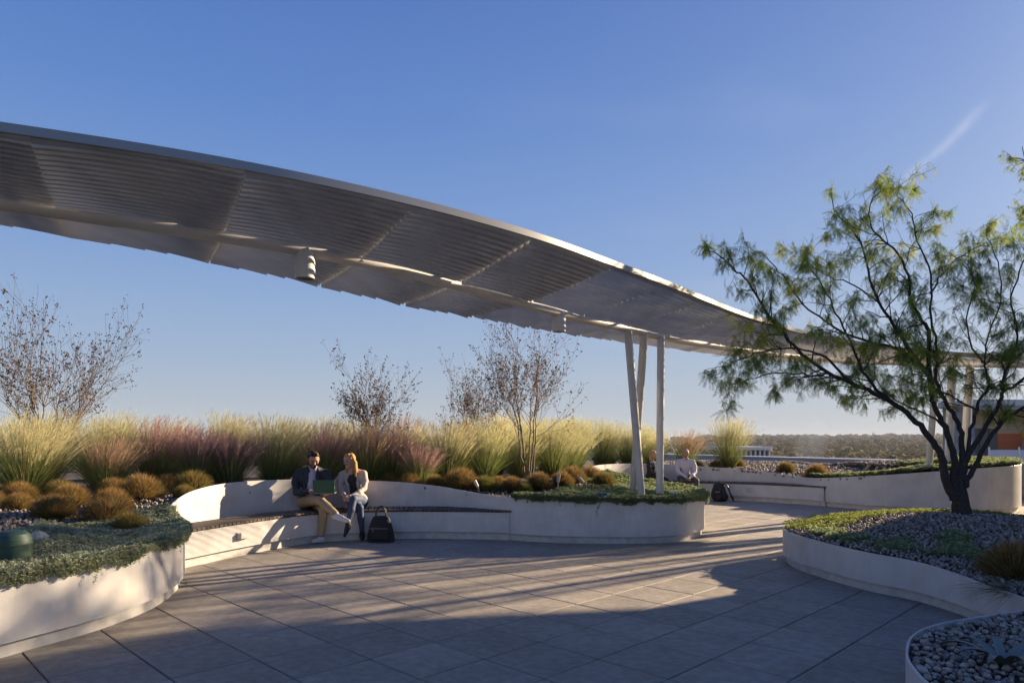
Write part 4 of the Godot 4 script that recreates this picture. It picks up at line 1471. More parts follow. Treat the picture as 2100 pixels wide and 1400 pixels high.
	put("twigs", t2.mesh(M.bark), o2).set_meta("kind", "stuff")
	leaves_on(o2, tips2, 6)

func leaves_on(o: Node3D, tips: Array, per: int) -> void:
	var forms := []
	for k in 4: forms.append(frond_mesh(600 + k))
	var where := [[], [], [], []]
	var tint := [[], [], [], []]
	for e in tips:
		var pts: Array = e[0]
		var bare := rng.randf() < 0.12
		var clump := Color(0.27, 0.34, 0.055).lerp(Color(0.15, 0.22, 0.045), rng.randf())
		if rng.randf() < 0.2: clump = Color(0.42, 0.44, 0.06)
		for k in per:
			if bare: continue
			var t := rng.randf_range(0.2, 1.0) * (pts.size() - 1)
			var i := mini(int(t), pts.size() - 2)
			var p: Vector3 = pts[i].lerp(pts[i + 1], t - i)
			var b := Basis.from_euler(Vector3(rng.randf_range(-0.75, 0.75), rng.randf() * TAU, rng.randf_range(-0.75, 0.75)))
			if rng.randf() < 0.12: b = Basis.from_euler(Vector3(rng.randf() * TAU, rng.randf() * TAU, 0))
			var j := rng.randi() % 4
			where[j].append(Transform3D(b.scaled(Vector3.ONE * rng.randf_range(0.7, 1.2)), p))
			tint[j].append(clump * rng.randf_range(0.8, 1.2))
	var f := Node3D.new()
	f.name = "foliage"
	o.add_child(f, true)
	f.set_meta("kind", "stuff")
	for k in 4: many("leaves", forms[k], where[k], f, tint[k])

func crape() -> void:
	# bare vase shaped shrubs of many pale stems with dark seed heads
	var opt := {"wander": 0.115, "lift": 0.105, "least": 0.0019, "kids": [5, 4, 3]}
	var spots := [[Vector2(-7.75, -11.4), 2.75, 1.1, 7, 71, 0.16, "wide bare shrub with many seed heads among the straw plumes"], [Vector2(-2.9, -14.0), 2.2, 0.36, 5, 72, 0.4, "narrow upright bare shrub behind the seated pair"], [Vector2(0.36, -14.9), 3.0, 0.78, 6, 73, 0.45, "pale multi stemmed shrub with brown leaves near the columns"], [Vector2(-0.95, -16.6), 2.45, 0.6, 5, 74, 0.35, "thin bare shrub farther back beside the pale stemmed one"]]
	var bead := Shape.new()
	bead.ball(Vector3.ZERO, Vector3.ONE, 3)
	var bm := bead.mesh(mat(0.05, 0.03, 0.025, 0.8))
	for e in spots:
		rng.seed = e[4]
		var p: Vector2 = e[0]
		var o := thing("crape_myrtle", e[6], "shrub", Vector3(p.x, bed_height(p) - 0.02, p.y), "bare multi stemmed shrubs in the long bed")
		var tips := []
		for k in int(e[3]):
			var s := Shape.new()
			var a: float = TAU * k / e[3] + rng.randf_range(-0.35, 0.35)
			var reach: float = e[2] * rng.randf_range(0.35, 0.85)
			var h: float = e[1] * rng.randf_range(0.50, 0.66)
			var c := Vector3(cos(a), 0, sin(a))
			var sm := spline([c * 0.05, c * (0.08 + reach * 0.22) + UP * h * 0.4, c * reach * 0.55 + UP * h * 0.75, c * reach * 0.85 + UP * h], 5)
			var rad := []
			for j in sm.size():
				rad.append(lerpf(0.021, 0.008, float(j) / (sm.size() - 1)))
				sm[j] += Vector3(rng.randfn(), 0, rng.randfn()) * 0.010
			s.tube(sm, rad, 7)
			for j in 5:
				var i := rng.randi_range(6, sm.size() - 2)
				var d: Vector3 = c * rng.randf_range(-0.2, 0.9) + UP * 0.9 + Vector3(rng.randfn(), 0, rng.randfn()) * 0.5
				grow(s, sm[i], d, e[1] * rng.randf_range(0.2, 0.32), 0.007, 0, 2, opt, tips)
			grow(s, sm[sm.size() - 1], sm[sm.size() - 1] - sm[sm.size() - 2], e[1] * 0.34, 0.008, 0, 2, opt, tips)
			put("stem", s.mesh(M.crape), o)
		var heads := []
		for t in tips:
			var pts: Array = t[0]
			if rng.randf() < 0.2: continue
			for k in rng.randi_range(1, 5):
				var q: Vector3 = pts[pts.size() - 1] + Vector3(rng.randfn(), rng.randfn(), rng.randfn()) * 0.022
				heads.append(Transform3D(Basis().scaled(Vector3.ONE * rng.randf_range(0.007, 0.013)), q))
		many("seed_heads", bm, heads, o)
		var lf := Soup.new()
		for t in tips:
			if rng.randf() > e[5] * 2.2: continue
			var pts: Array = t[0]
			for k in rng.randi_range(1, 3):
				var q: Vector3 = pts[rng.randi() % pts.size()]
				var d := Vector3(rng.randfn(), rng.randfn() - 0.4, rng.randfn()).normalized()
				var w := d.cross(Vector3(rng.randfn(), rng.randfn(), rng.randfn())).normalized() * 0.014
				var c := Color(0.15, 0.08, 0.035).lerp(Color(0.10, 0.095, 0.035), rng.randf())
				if rng.randf() < 0.3: c = Color(0.22, 0.06, 0.03)
				lf.tri(q, q + d * 0.025 + w, q + d * 0.055, c, c, c)
				lf.tri(q, q + d * 0.055, q + d * 0.025 - w, c, c, c)
		if lf.v.size():
			var fo := put("foliage", lf.mesh(M.leafy), o)
			fo.set_meta("kind", "stuff")

# ---------------------------------------------------------------- people
# A body is a field of tapered capsules joined by a smooth minimum and meshed as surface nets.
class Field:
	var lo: Vector3
	var cell: float
	var nx: int
	var ny: int
	var nz: int
	var d := PackedFloat32Array()
	var who := PackedInt32Array()
	var near := PackedFloat32Array()
	var cols: Array = []
	func _init(a: Vector3, b: Vector3, c: float) -> void:
		lo = a; cell = c
		nx = int((b.x - a.x) / c) + 2; ny = int((b.y - a.y) / c) + 2; nz = int((b.z - a.z) / c) + 2
		d.resize(nx * ny * nz); d.fill(1.0)
		near.resize(nx * ny * nz); near.fill(1.0)
		who.resize(nx * ny * nz)
	func bone(a: Vector3, b: Vector3, ra: float, rb: float, col: Color, k := 0.02, flat := Vector3.ONE) -> void:
		# a tapered capsule; flat squeezes the distance along the axes (below 1: wider there)
		var m := maxf(ra, rb) / minf(flat.x, minf(flat.y, flat.z)) + k + cell * 2.0
		var l := (a.min(b) - Vector3.ONE * m - lo) / cell
		var h := (a.max(b) + Vector3.ONE * m - lo) / cell
		var x0 := maxi(0, int(l.x)); var x1 := mini(nx - 1, int(h.x) + 1)
		var y0 := maxi(0, int(l.y)); var y1 := mini(ny - 1, int(h.y) + 1)
		var z0 := maxi(0, int(l.z)); var z1 := mini(nz - 1, int(h.z) + 1)
		var ab := (b - a) * flat
		var ll := maxf(ab.length_squared(), 1e-8)
		var id := cols.size()
		cols.append(col)
		for z in range(z0, z1 + 1):
			for y in range(y0, y1 + 1):
				var at := (z * ny + y) * nx
				for x in range(x0, x1 + 1):
					var p := (lo + Vector3(x, y, z) * cell - a) * flat
					var t := clampf(p.dot(ab) / ll, 0.0, 1.0)
					var v := (p - ab * t).length() - (ra + (rb - ra) * t)
					var i := at + x
					if v < near[i]:
						near[i] = v; who[i] = id
					var o := d[i]
					var g := maxf(k - absf(o - v), 0.0) / k
					d[i] = minf(o, v) - g * g * k * 0.25
	func surface(s: Shape, paint: Callable) -> void:
		var ids := {}
		var st := [1, nx, nx * ny]
		for z in nz - 1:
			for y in ny - 1:
				var at := (z * ny + y) * nx
				for x in nx - 1:
					var i := at + x
					var a := d[i]
					if a > cell * 2.5 or a < -cell * 2.5: continue
					var e := [a, d[i + 1], d[i + nx], d[i + nx + 1], d[i + st[2]], d[i + st[2] + 1], d[i + st[2] + nx], d[i + st[2] + nx + 1]]
					var neg := 0
					for q in e:
						if q < 0.0: neg += 1
					if neg == 0 or neg == 8: continue
					var sum := Vector3.ZERO
					var cnt := 0
					for q in [[0, 1], [2, 3], [4, 5], [6, 7], [0, 2], [1, 3], [4, 6], [5, 7], [0, 4], [1, 5], [2, 6], [3, 7]]:
						var u: float = e[q[0]]
						var v: float = e[q[1]]
						if (u < 0.0) == (v < 0.0): continue
						var pa := Vector3(q[0] & 1, (q[0] >> 1) & 1, q[0] >> 2)
						var pb := Vector3(q[1] & 1, (q[1] >> 1) & 1, q[1] >> 2)
						sum += pa.lerp(pb, u / (u - v)); cnt += 1
					var w := sum / cnt
					var n := Vector3(e[1] + e[3] + e[5] + e[7] - e[0] - e[2] - e[4] - e[6], e[2] + e[3] + e[6] + e[7] - e[0] - e[1] - e[4] - e[5], e[4] + e[5] + e[6] + e[7] - e[0] - e[1] - e[2] - e[3]).normalized()
					var p := lo + (Vector3(x, y, z) + w) * cell
					var col: Color = paint.call(p, n, cols[who[i]])
					ids[i] = s.pt(p, n, col)
		for i in ids:
			# quads round the three edges that start at this cell's first corner
			for ax in 3:
				var j: int = i + st[ax]
				if j >= d.size() or (d[i] < 0.0) == (d[j] < 0.0): continue
				var b: int = st[(ax + 1) % 3]
				var c: int = st[(ax + 2) % 3]
				if ids.has(i - b) and ids.has(i - c) and ids.has(i - b - c):
					s.quad(ids[i], ids[i - b], ids[i - b - c], ids[i - c])

func plain(_p: Vector3, _n: Vector3, c: Color) -> Color:
	return c

func frame_of(face: Vector3, lean := Vector3.UP) -> Basis:
	# x to the person's left, y up the head, z where it looks
	var z := face.normalized()
	var x := lean.cross(z).normalized()
	return Basis(x, z.cross(x), z)

func hand(f: Field, wrist: Vector3, dir: Vector3, palm: Vector3, curl: float, skin: Color, thumb_side: float) -> void:
	# palm, four unequal bent fingers and a thumb from the palm's side
	var d := dir.normalized()
	var n := (palm - d * palm.dot(d)).normalized()
	var s := d.cross(n)
	var mid := wrist + d * 0.05
	f.bone(wrist - d * 0.02, wrist + d * 0.02, 0.026, 0.027, skin, 0.012)
	for k in 4:
		var o := (k - 1.5) * 0.0195
		f.bone(wrist + d * 0.01 + s * o * 0.7, wrist + d * 0.085 + s * o, 0.016, 0.0125, skin, 0.010)
		var len_: float = [0.062, 0.075, 0.07, 0.055][k]
		var p := wrist + d * 0.088 + s * o
		var q := d
		for j in 3:
			q = (q + n * curl * 0.55).normalized()
			var e: Vector3 = p + q * len_ * [0.45, 0.32, 0.23][j]
			f.bone(p, e, 0.0095 - 0.0008 * j, 0.0088 - 0.0008 * j, skin, 0.004)
			p = e
	var t0 := wrist + d * 0.025 + s * thumb_side * 0.026
	var t1 := t0 + (d * 0.7 + s * thumb_side * 0.7 + n * 0.3).normalized() * 0.042
	f.bone(t0, t1, 0.0135, 0.011, skin, 0.008)
	f.bone(t1, t1 + (d + n * 0.5 + s * thumb_side * 0.1).normalized() * 0.038, 0.0105, 0.0085, skin, 0.004)

func head(s: Shape, c: Vector3, b: Basis, skin: Color, size: float, beard: float, beard_col: Color, lips: Color, smile := false) -> void:
	var r := 0.165 * size
	var f := Field.new(c - Vector3.ONE * r, c + Vector3.ONE * r, 0.0042)
	var P := func(x: float, y: float, z: float) -> Vector3: return c + b * (Vector3(x, y, z) * size)
	f.bone(P.call(0, 0.040, -0.022), P.call(0, 0.030, 0.010), 0.086 * size, 0.080 * size, skin, 0.03)
	f.bone(P.call(0, 0.0, 0.026), P.call(0, -0.062, 0.040), 0.068 * size, 0.050 * size, skin, 0.03)
	f.bone(P.call(-0.035, -0.060, 0.008), P.call(0.0, -0.090, 0.060), 0.036 * size, 0.027 * size, skin, 0.025)
	f.bone(P.call(0.035, -0.060, 0.008), P.call(0.0, -0.090, 0.060), 0.036 * size, 0.027 * size, skin, 0.025)
	f.bone(P.call(0, -0.05, -0.03), P.call(0, -0.16, -0.045), 0.054 * size, 0.056 * size, skin, 0.03)
	f.bone(P.call(-0.034, 0.030, 0.080), P.call(0.034, 0.030, 0.080), 0.014 * size, 0.014 * size, skin, 0.02)
	f.bone(P.call(0, 0.020, 0.091), P.call(0, -0.020, 0.110), 0.010 * size, 0.0145 * size, skin, 0.012)
	for k in [-1.0, 1.0]:
		f.bone(P.call(0.012 * k, -0.024, 0.098), P.call(0.014 * k, -0.024, 0.094), 0.009 * size, 0.009 * size, skin, 0.008)
		f.bone(P.call(0.084 * k, 0.015, -0.006), P.call(0.080 * k, -0.025, 0.0), 0.014 * size, 0.010 * size, skin, 0.008)
		f.bone(P.call(0.042 * k, -0.012, 0.065), P.call(0.042 * k, -0.030, 0.060), 0.024 * size, 0.022 * size, skin, 0.02)
		f.bone(P.call(0.032 * k, 0.008, 0.079), P.call(0.034 * k, 0.008, 0.078), 0.0125 * size, 0.0125 * size, Color(0.02, 0.015, 0.012), 0.004)
	var mw := 0.026 if smile else 0.021
	f.bone(P.call(-mw, -0.050, 0.083), P.call(0.0, -0.054, 0.092), 0.006 * size, 0.0085 * size, lips, 0.006)
	f.bone(P.call(mw, -0.050, 0.083), P.call(0.0, -0.054, 0.092), 0.006 * size, 0.0085 * size, lips, 0.006)
	var inv := b.inverse()
	var paint := func(p: Vector3, _n: Vector3, col: Color) -> Color:
		var q := inv * (p - c) / size
		if col == skin:
			if absf(q.x) > 0.016 and absf(q.x) < 0.052 and absf(q.y - 0.031) < 0.006 and q.z > 0.06: return beard_col.lerp(skin, 0.25)
			if beard > 0.0:
				if q.z > -0.02 and q.y < -0.030 - 0.02 * clampf(0.09 - q.z, 0.0, 1.0) and q.y > -0.118 and (q.z > 0.005 or q.y > -0.1): return beard_col.lerp(skin, 1.0 - beard)
				if absf(q.x) > 0.066 and q.y < 0.02 and q.y > -0.05 and q.z > -0.01 and q.z < 0.045: return beard_col.lerp(skin, 1.0 - beard)
		if smile and absf(q.x) < 0.017 and absf(q.y + 0.0515) < 0.0032 and q.z > 0.08: return Color(0.62, 0.58, 0.54)
		return col
	f.surface(s, paint)

func shoe(o: Node3D, called: String, ankle: Vector3, toe: Vector3, up: Vector3, upper: Color, sole: Color, width := 0.046, heel := 0.0) -> void:
	var d := (toe - ankle); d -= up * d.dot(up)
	var l := d.length()
	d = d.normalized()
	var h := ankle - up * 0.075 - d * 0.045       # under the heel
	var f := Field.new((h.min(toe) - Vector3.ONE * 0.16), (h.max(toe) + Vector3.ONE * 0.16), 0.0085)
	f.bone(ankle - up * 0.005 - d * 0.012, ankle - up * 0.045 - d * 0.016, 0.043, 0.042, upper, 0.02)
	f.bone(h + up * 0.035 - d * 0.0, h + up * 0.035 + d * l * 0.6, width * 0.82, width * 0.9, upper, 0.02)
	f.bone(h + up * 0.03 + d * l * 0.5, h + up * 0.024 + d * (l + 0.03), width * 0.9, width * 0.62, upper, 0.02)
	f.bone(ankle - up * 0.02 + d * 0.01, h + up * 0.045 + d * l * 0.62, 0.036, 0.03, upper, 0.02)
	var s := Shape.new()
	var flat := func(p: Vector3, _n: Vector3, c: Color) -> Color:
		var y := (p - h).dot(up)
		return sole if y < 0.016 else c
	# flatten the underside
	for z in f.nz:
		for y in f.ny:
			for x in f.nx:
				var p := f.lo + Vector3(x, y, z) * f.cell
				var v := -(p - h).dot(up)
				var i := (z * f.ny + y) * f.nx + x
				if v > f.d[i]: f.d[i] = v
	f.surface(s, flat)
	if heel > 0.0:
		s.box(h + up * (-heel * 0.5) + d * 0.01, Vector3(0.05, heel, 0.06), frame_of(d, up), sole, 0.004)
	put(called, s.mesh(M.paint), o)

func hair_mesh(c: Vector3, b: Basis, size: float, col: Color, strands: Array, bald: bool, fringe: float) -> ArrayMesh:
	var f := Field.new(c - Vector3(0.22, 0.42, 0.22) * size, c + Vector3(0.22, 0.19, 0.22) * size, 0.0055)
	var P := func(x: float, y: float, z: float) -> Vector3: return c + b * (Vector3(x, y, z) * size)
	if not bald:
		f.bone(P.call(0, 0.050, -0.034), P.call(0, 0.056, 0.002 + fringe), 0.087 * size, 0.074 * size, col, 0.02)
		f.bone(P.call(0, 0.02, -0.052), P.call(0, -0.045, -0.052), 0.075 * size, 0.058 * size, col, 0.02)
		for k in [-1.0, 1.0]:
			f.bone(P.call(0.062 * k, 0.05, 0.0), P.call(0.066 * k, 0.005, -0.012), 0.032 * size, 0.02 * size, col, 0.02)
	for q in strands:
		f.bone(P.call(q[0], q[1], q[2]), P.call(q[3], q[4], q[5]), q[6] * size, q[7] * size, col, 0.016)
	var s := Shape.new()
	var nz := FastNoiseLite.new()
	nz.seed = 9; nz.frequency = 14.0
	var paint := func(p: Vector3, _n: Vector3, cc: Color) -> Color:
		return cc * (1.0 + 0.55 * nz.get_noise_3d(p.x * 6.0, p.y * 0.6, p.z * 6.0))
	f.surface(s, paint)
	var m := mat(1, 1, 1, 0.7)
	m.metallic_specular = 0.25
	m.vertex_color_use_as_albedo = true
	return s.mesh(m)

func limb(f: Field, p: Array, r: Array, col: Color, k := 0.025) -> void:
	for j in p.size() - 1:
		f.bone(p[j], p[j + 1], r[j], r[j + 1], col, k)

func people() -> void:
	man_with_laptop()
	woman_in_cardigan()
	rear_pair()

func man_with_laptop() -> void:
	var org := Vector3(-3.40, 0, -11.40)
	var o := thing("person", "bearded person in dark jacket and khaki trousers, legs crossed, typing on a green laptop", "person", org)
	var skin := Color(0.42, 0.235, 0.16)
	var navy := Color(0.018, 0.020, 0.026)
	var tee := Color(0.40, 0.37, 0.48)
	var khaki := Color(0.315, 0.235, 0.13)
	var L := func(a: Array) -> Vector3: return v3(a) - org
	var f := Field.new(Vector3(-0.45, 0.02, -0.35), Vector3(0.95, 1.30, 1.05), 0.0125)
	var pelvis: Vector3 = L.call([-3.40, 0.625, -11.46])
	var chest: Vector3 = L.call([-3.36, 0.98, -11.47])
	var neck: Vector3 = L.call([-3.335, 1.15, -11.43])
	var head_c: Vector3 = L.call([-3.30, 1.325, -11.33])
	var fwd := Vector3(0.28, 0, 0.96)
	var side := Vector3(0.96, 0, -0.28)          # towards the person's own left
	# trunk: jacket
	f.bone(pelvis - side * 0.07, pelvis + side * 0.07, 0.135, 0.135, navy, 0.05)
	f.bone(pelvis + UP * 0.08, chest - UP * 0.06, 0.145, 0.15, navy, 0.06)
	f.bone(chest - side * 0.10, chest + side * 0.10, 0.125, 0.125, navy, 0.06)
	f.bone(chest + UP * 0.10 - side * 0.15, chest + UP * 0.10 + side * 0.15, 0.075, 0.075, navy, 0.05)
	f.bone(neck + UP * 0.01 - side * 0.05, neck + UP * 0.01 + side * 0.05, 0.055, 0.055, navy, 0.04)
	for k in [-1.0, 1.0]: f.bone(neck + side * k * 0.04 + UP * 0.03, chest + UP * 0.115 + side * k * 0.20, 0.05, 0.066, navy, 0.04)
	# tee shirt in the opening of the jacket, then the two jacket fronts beside it
	f.bone(chest + fwd * 0.105 + UP * 0.115, pelvis + fwd * 0.135 + UP * 0.09, 0.05, 0.06, tee, 0.02)
	for k in [-1.0, 1.0]:
		f.bone(neck + side * k * 0.075 + fwd * 0.03 + UP * 0.02, chest + side * k * 0.098 + fwd * 0.115, 0.026, 0.034, navy, 0.014)
		f.bone(chest + side * k * 0.098 + fwd * 0.115, pelvis + side * k * 0.12 + fwd * 0.135 + UP * 0.03, 0.034, 0.04, navy, 0.014)
		f.bone(neck + side * k * 0.07 + UP * 0.045, neck + side * k * 0.07 + fwd * 0.06 - UP * 0.03, 0.022, 0.024, navy, 0.012)
	f.bone(neck + UP * 0.0 + fwd * 0.02, neck + UP * 0.07 + fwd * 0.03, 0.066, 0.062, tee, 0.01)
	f.bone(neck + UP * 0.05 + fwd * 0.03, head_c - UP * 0.06, 0.058, 0.055, skin, 0.01)
	# arms
	limb(f, [L.call([-3.585, 1.095, -11.45]), L.call([-3.60, 0.95, -11.36]), L.call([-3.55, 0.80, -11.24])], [0.075, 0.070, 0.058], navy)
	limb(f, [L.call([-3.55, 0.80, -11.24]), L.call([-3.40, 0.80, -11.08]), L.call([-3.27, 0.835, -10.98])], [0.058, 0.055, 0.040], navy)
	limb(f, [L.call([-3.13, 1.095, -11.50]), L.call([-3.05, 0.97, -11.42]), L.call([-2.99, 0.86, -11.28])], [0.075, 0.068, 0.056], navy)
	limb(f, [L.call([-2.99, 0.86, -11.28]), L.call([-2.96, 0.82, -11.08]), L.call([-2.98, 0.795, -10.93])], [0.056, 0.050, 0.038], navy)
	# legs: the person's right one crosses over the left
	limb(f, [L.call([-3.50, 0.615, -11.42]), L.call([-3.28, 0.675, -11.12]), L.call([-3.06, 0.70, -10.86])], [0.105, 0.092, 0.073], khaki, 0.03)
	limb(f, [L.call([-3.06, 0.70, -10.86]), L.call([-2.92, 0.605, -10.77]), L.call([-2.775, 0.505, -10.70])], [0.073, 0.068, 0.056], khaki, 0.02)
	limb(f, [L.call([-3.30, 0.60, -11.50]), L.call([-3.16, 0.59, -11.22]), L.call([-3.04, 0.545, -10.99])], [0.105, 0.09, 0.07], khaki, 0.03)
	limb(f, [L.call([-3.04, 0.545, -10.99]), L.call([-3.045, 0.36, -10.97]), L.call([-3.06, 0.15, -10.95])], [0.07, 0.066, 0.056], khaki, 0.02)
	# ankles in socks
	limb(f, [L.call([-2.775, 0.505, -10.70]), L.call([-2.745, 0.48, -10.69])], [0.042, 0.038], Color(0.16, 0.13, 0.09), 0.008)
	limb(f, [L.call([-3.06, 0.15, -10.95]), L.call([-3.06, 0.11, -10.945])], [0.042, 0.04], Color(0.16, 0.13, 0.09), 0.008)
	# hands: one on the keys, one under the laptop
	var s := Shape.new()
	f.surface(s, plain)
	var hf := Field.new(L.call([-3.42, 0.72, -11.12]), L.call([-2.72, 0.96, -10.58]), 0.0058)
	hand(hf, L.call([-3.26, 0.838, -10.975]), Vector3(0.85, 0.02, 0.35), Vector3(0, -1, 0.2), 0.55, skin, -1.0)
	hand(hf, L.call([-2.985, 0.79, -10.91]), Vector3(0.45, 0.02, 0.85), Vector3(0, 1, 0.1), 0.35, skin, -1.0)
	hf.surface(s, plain)
	var fb := frame_of(Vector3(0.42, -0.42, 0.80), Vector3(0.10, 1, 0.05))
	head(s, head_c, fb, skin, 1.06, 0.85, Color(0.035, 0.022, 0.016), Color(0.33, 0.13, 0.11))
	put("body", s.mesh(M.paint), o)
	put("hair", hair_mesh(head_c, fb, 1.06, Color(0.040, 0.024, 0.016), [[-0.035, 0.098, 0.045, 0.02, 0.112, 0.05, 0.020, 0.024], [0.02, 0.11, 0.03, 0.045, 0.09, 0.02, 0.022, 0.02]], false, -0.014), o)
	shoe(o, "shoe", L.call([-2.745, 0.495, -10.685]), L.call([-2.52, 0.44, -10.585]), Vector3(0.16, 0.98, 0.10).normalized(), Color(0.50, 0.49, 0.50), Color(0.72, 0.71, 0.69), 0.05)
	shoe(o, "shoe", L.call([-3.06, 0.095, -10.94]), L.call([-3.165, 0.03, -10.82]), Vector3(0.05, 0.99, -0.05).normalized(), Color(0.50, 0.49, 0.50), Color(0.72, 0.71, 0.69), 0.05)
	# the laptop on the crossed knee
	var lap := thing("laptop", "open green laptop held on the crossed knee of the bearded person", "laptop", Vector3(-2.985, 0.80, -10.86))
	var lb := frame_of(Vector3(0.12, 0, 0.99))
	var bs := Shape.new()
	bs.box(lb * Vector3(0, 0.012, -0.06), Vector3(0.33, 0.016, 0.23), lb, Color.WHITE, 0.005)
	put("keyboard_base", bs.mesh(mat(0.25, 0.25, 0.26, 0.4, 0.5)), lap)
	var ls := Shape.new()
	var tilt := lb * Basis(Vector3.RIGHT, deg_to_rad(16.0))
	ls.box(lb * Vector3(0, 0.020, 0.058) + tilt * Vector3(0, 0.108, 0), Vector3(0.33, 0.215, 0.010), tilt, Color.WHITE, 0.004)
	var lid := put("lid", ls.mesh(mat(0.018, 0.085, 0.055, 0.35)), lap)
	var sc := Shape.new()
	sc.box(lb * Vector3(0, 0.020, 0.058) + tilt * Vector3(0, 0.110, -0.0065), Vector3(0.305, 0.185, 0.002), tilt, Color.WHITE, 0.0)
	put("screen", sc.mesh(mat(0.02, 0.02, 0.025, 0.15)), lid)

func woman_in_cardigan() -> void:
	var org := Vector3(-2.66, 0, -11.6)
	var o := thing("person", "smiling blonde person in beige cardigan and blue jeans looking towards the laptop", "person", org)
	var skin := Color(0.46, 0.28, 0.205)
	var knit := Color(0.44, 0.365, 0.31)
	var black := Color(0.012, 0.012, 0.014)
	var jeans := Color(0.035, 0.055, 0.115)
	var L := func(a: Array) -> Vector3: return v3(a) - org
	var f := Field.new(Vector3(-0.42, 0.02, -0.32), Vector3(0.42, 1.28, 0.98), 0.0125)
	var pelvis: Vector3 = L.call([-2.66, 0.62, -11.68])
	var chest: Vector3 = L.call([-2.71, 0.97, -11.68])
	var neck: Vector3 = L.call([-2.73, 1.13, -11.65])
	var head_c: Vector3 = L.call([-2.755, 1.305, -11.56])
	var fwd := Vector3(-0.05, 0, 1.0).normalized()
	var side := Vector3(1.0, 0, 0.05).normalized()
	f.bone(pelvis - side * 0.07, pelvis + side * 0.07, 0.125, 0.125, knit, 0.05)
	f.bone(pelvis + UP * 0.08, chest - UP * 0.06, 0.115, 0.118, knit, 0.06)
	f.bone(chest - side * 0.08, chest + side * 0.08, 0.105, 0.105, knit, 0.06)
	f.bone(chest + UP * 0.10 - side * 0.125, chest + UP * 0.10 + side * 0.125, 0.06, 0.06, knit, 0.05)
	for k in [-1.0, 1.0]: f.bone(neck + side * k * 0.035 + UP * 0.015, chest + UP * 0.105 + side * k * 0.17, 0.042, 0.055, knit, 0.04)
	# black top, cardigan fronts
	f.bone(chest + fwd * 0.085 + UP * 0.06, pelvis + fwd * 0.115 + UP * 0.06, 0.06, 0.065, black, 0.015)
	f.bone(chest + fwd * 0.09 - side * 0.045, chest + fwd * 0.09 + side * 0.045, 0.055, 0.055, black, 0.02)
	for k in [-1.0, 1.0]:
		f.bone(neck + side * k * 0.07 + fwd * 0.0, chest + side * k * 0.092 + fwd * 0.095, 0.026, 0.032, knit, 0.012)
		f.bone(chest + side * k * 0.092 + fwd * 0.095, pelvis + side * k * 0.105 + fwd * 0.12 + UP * 0.05, 0.034, 0.04, knit, 0.012)
	# cardigan tail hanging over the seat on one side
	f.bone(pelvis - side * 0.13 + fwd * 0.02, pelvis - side * 0.14 + fwd * 0.13 - UP * 0.09, 0.06, 0.045, knit, 0.03)
	f.bone(neck + UP * 0.01 + fwd * 0.035, chest + fwd * 0.118 + UP * 0.055, 0.045, 0.026, skin, 0.01)
	f.bone(neck - UP * 0.01, head_c - UP * 0.06, 0.046, 0.044, skin, 0.015)
	limb(f, [L.call([-2.90, 1.075, -11.66]), L.call([-2.925, 0.95, -11.60]), L.call([-2.90, 0.83, -11.52])], [0.058, 0.054, 0.048], knit)
	limb(f, [L.call([-2.90, 0.83, -11.52]), L.call([-2.81, 0.76, -11.36]), L.call([-2.735, 0.72, -11.25])], [0.048, 0.044, 0.032], knit)
	limb(f, [L.call([-2.535, 1.085, -11.66]), L.call([-2.50, 0.96, -11.60]), L.call([-2.50, 0.84, -11.52])], [0.058, 0.054, 0.048], knit)
	limb(f, [L.call([-2.50, 0.84, -11.52]), L.call([-2.55, 0.78, -11.36]), L.call([-2.645, 0.735, -11.24])], [0.048, 0.044, 0.032], knit)
	limb(f, [L.call([-2.56, 0.60, -11.66]), L.call([-2.57, 0.665, -11.40]), L.call([-2.585, 0.695, -11.12])], [0.10, 0.083, 0.062], jeans, 0.03)
	limb(f, [L.call([-2.585, 0.695, -11.12]), L.call([-2.60, 0.52, -11.03]), L.call([-2.625, 0.34, -10.96])], [0.062, 0.056, 0.038], jeans, 0.02)
	limb(f, [L.call([-2.75, 0.60, -11.66]), L.call([-2.62, 0.59, -11.42]), L.call([-2.50, 0.55, -11.20])], [0.10, 0.08, 0.060], jeans, 0.03)
	limb(f, [L.call([-2.50, 0.55, -11.20]), L.call([-2.485, 0.36, -11.22]), L.call([-2.475, 0.17, -11.24])], [0.060, 0.054, 0.038], jeans, 0.02)
	limb(f, [L.call([-2.625, 0.34, -10.96]), L.call([-2.632, 0.30, -10.94])], [0.033, 0.031], skin, 0.006)
	limb(f, [L.call([-2.475, 0.17, -11.24]), L.call([-2.47, 0.10, -11.24])], [0.036, 0.036], black, 0.008)
	var s := Shape.new()
	f.surface(s, plain)
	var hf := Field.new(L.call([-2.85, 0.60, -11.34]), L.call([-2.55, 0.82, -11.02]), 0.0058)
	hand(hf, L.call([-2.728, 0.718, -11.235]), Vector3(0.45, -0.25, 0.85), Vector3(0.6, -0.5, 0), 0.5, skin, 1.0)
	hand(hf, L.call([-2.652, 0.733, -11.225]), Vector3(-0.5, -0.28, 0.8), Vector3(-0.5, -0.6, 0), 0.5, skin, -1.0)
	hf.surface(s, plain)
	var fb := frame_of(Vector3(-0.52, -0.20, 0.83), Vector3(-0.12, 1, 0.05))
	head(s, head_c, fb, skin, 0.98, 0.0, Color(0.16, 0.09, 0.04), Color(0.42, 0.14, 0.13), true)
	put("body", s.mesh(M.paint), o)
	var hair := []
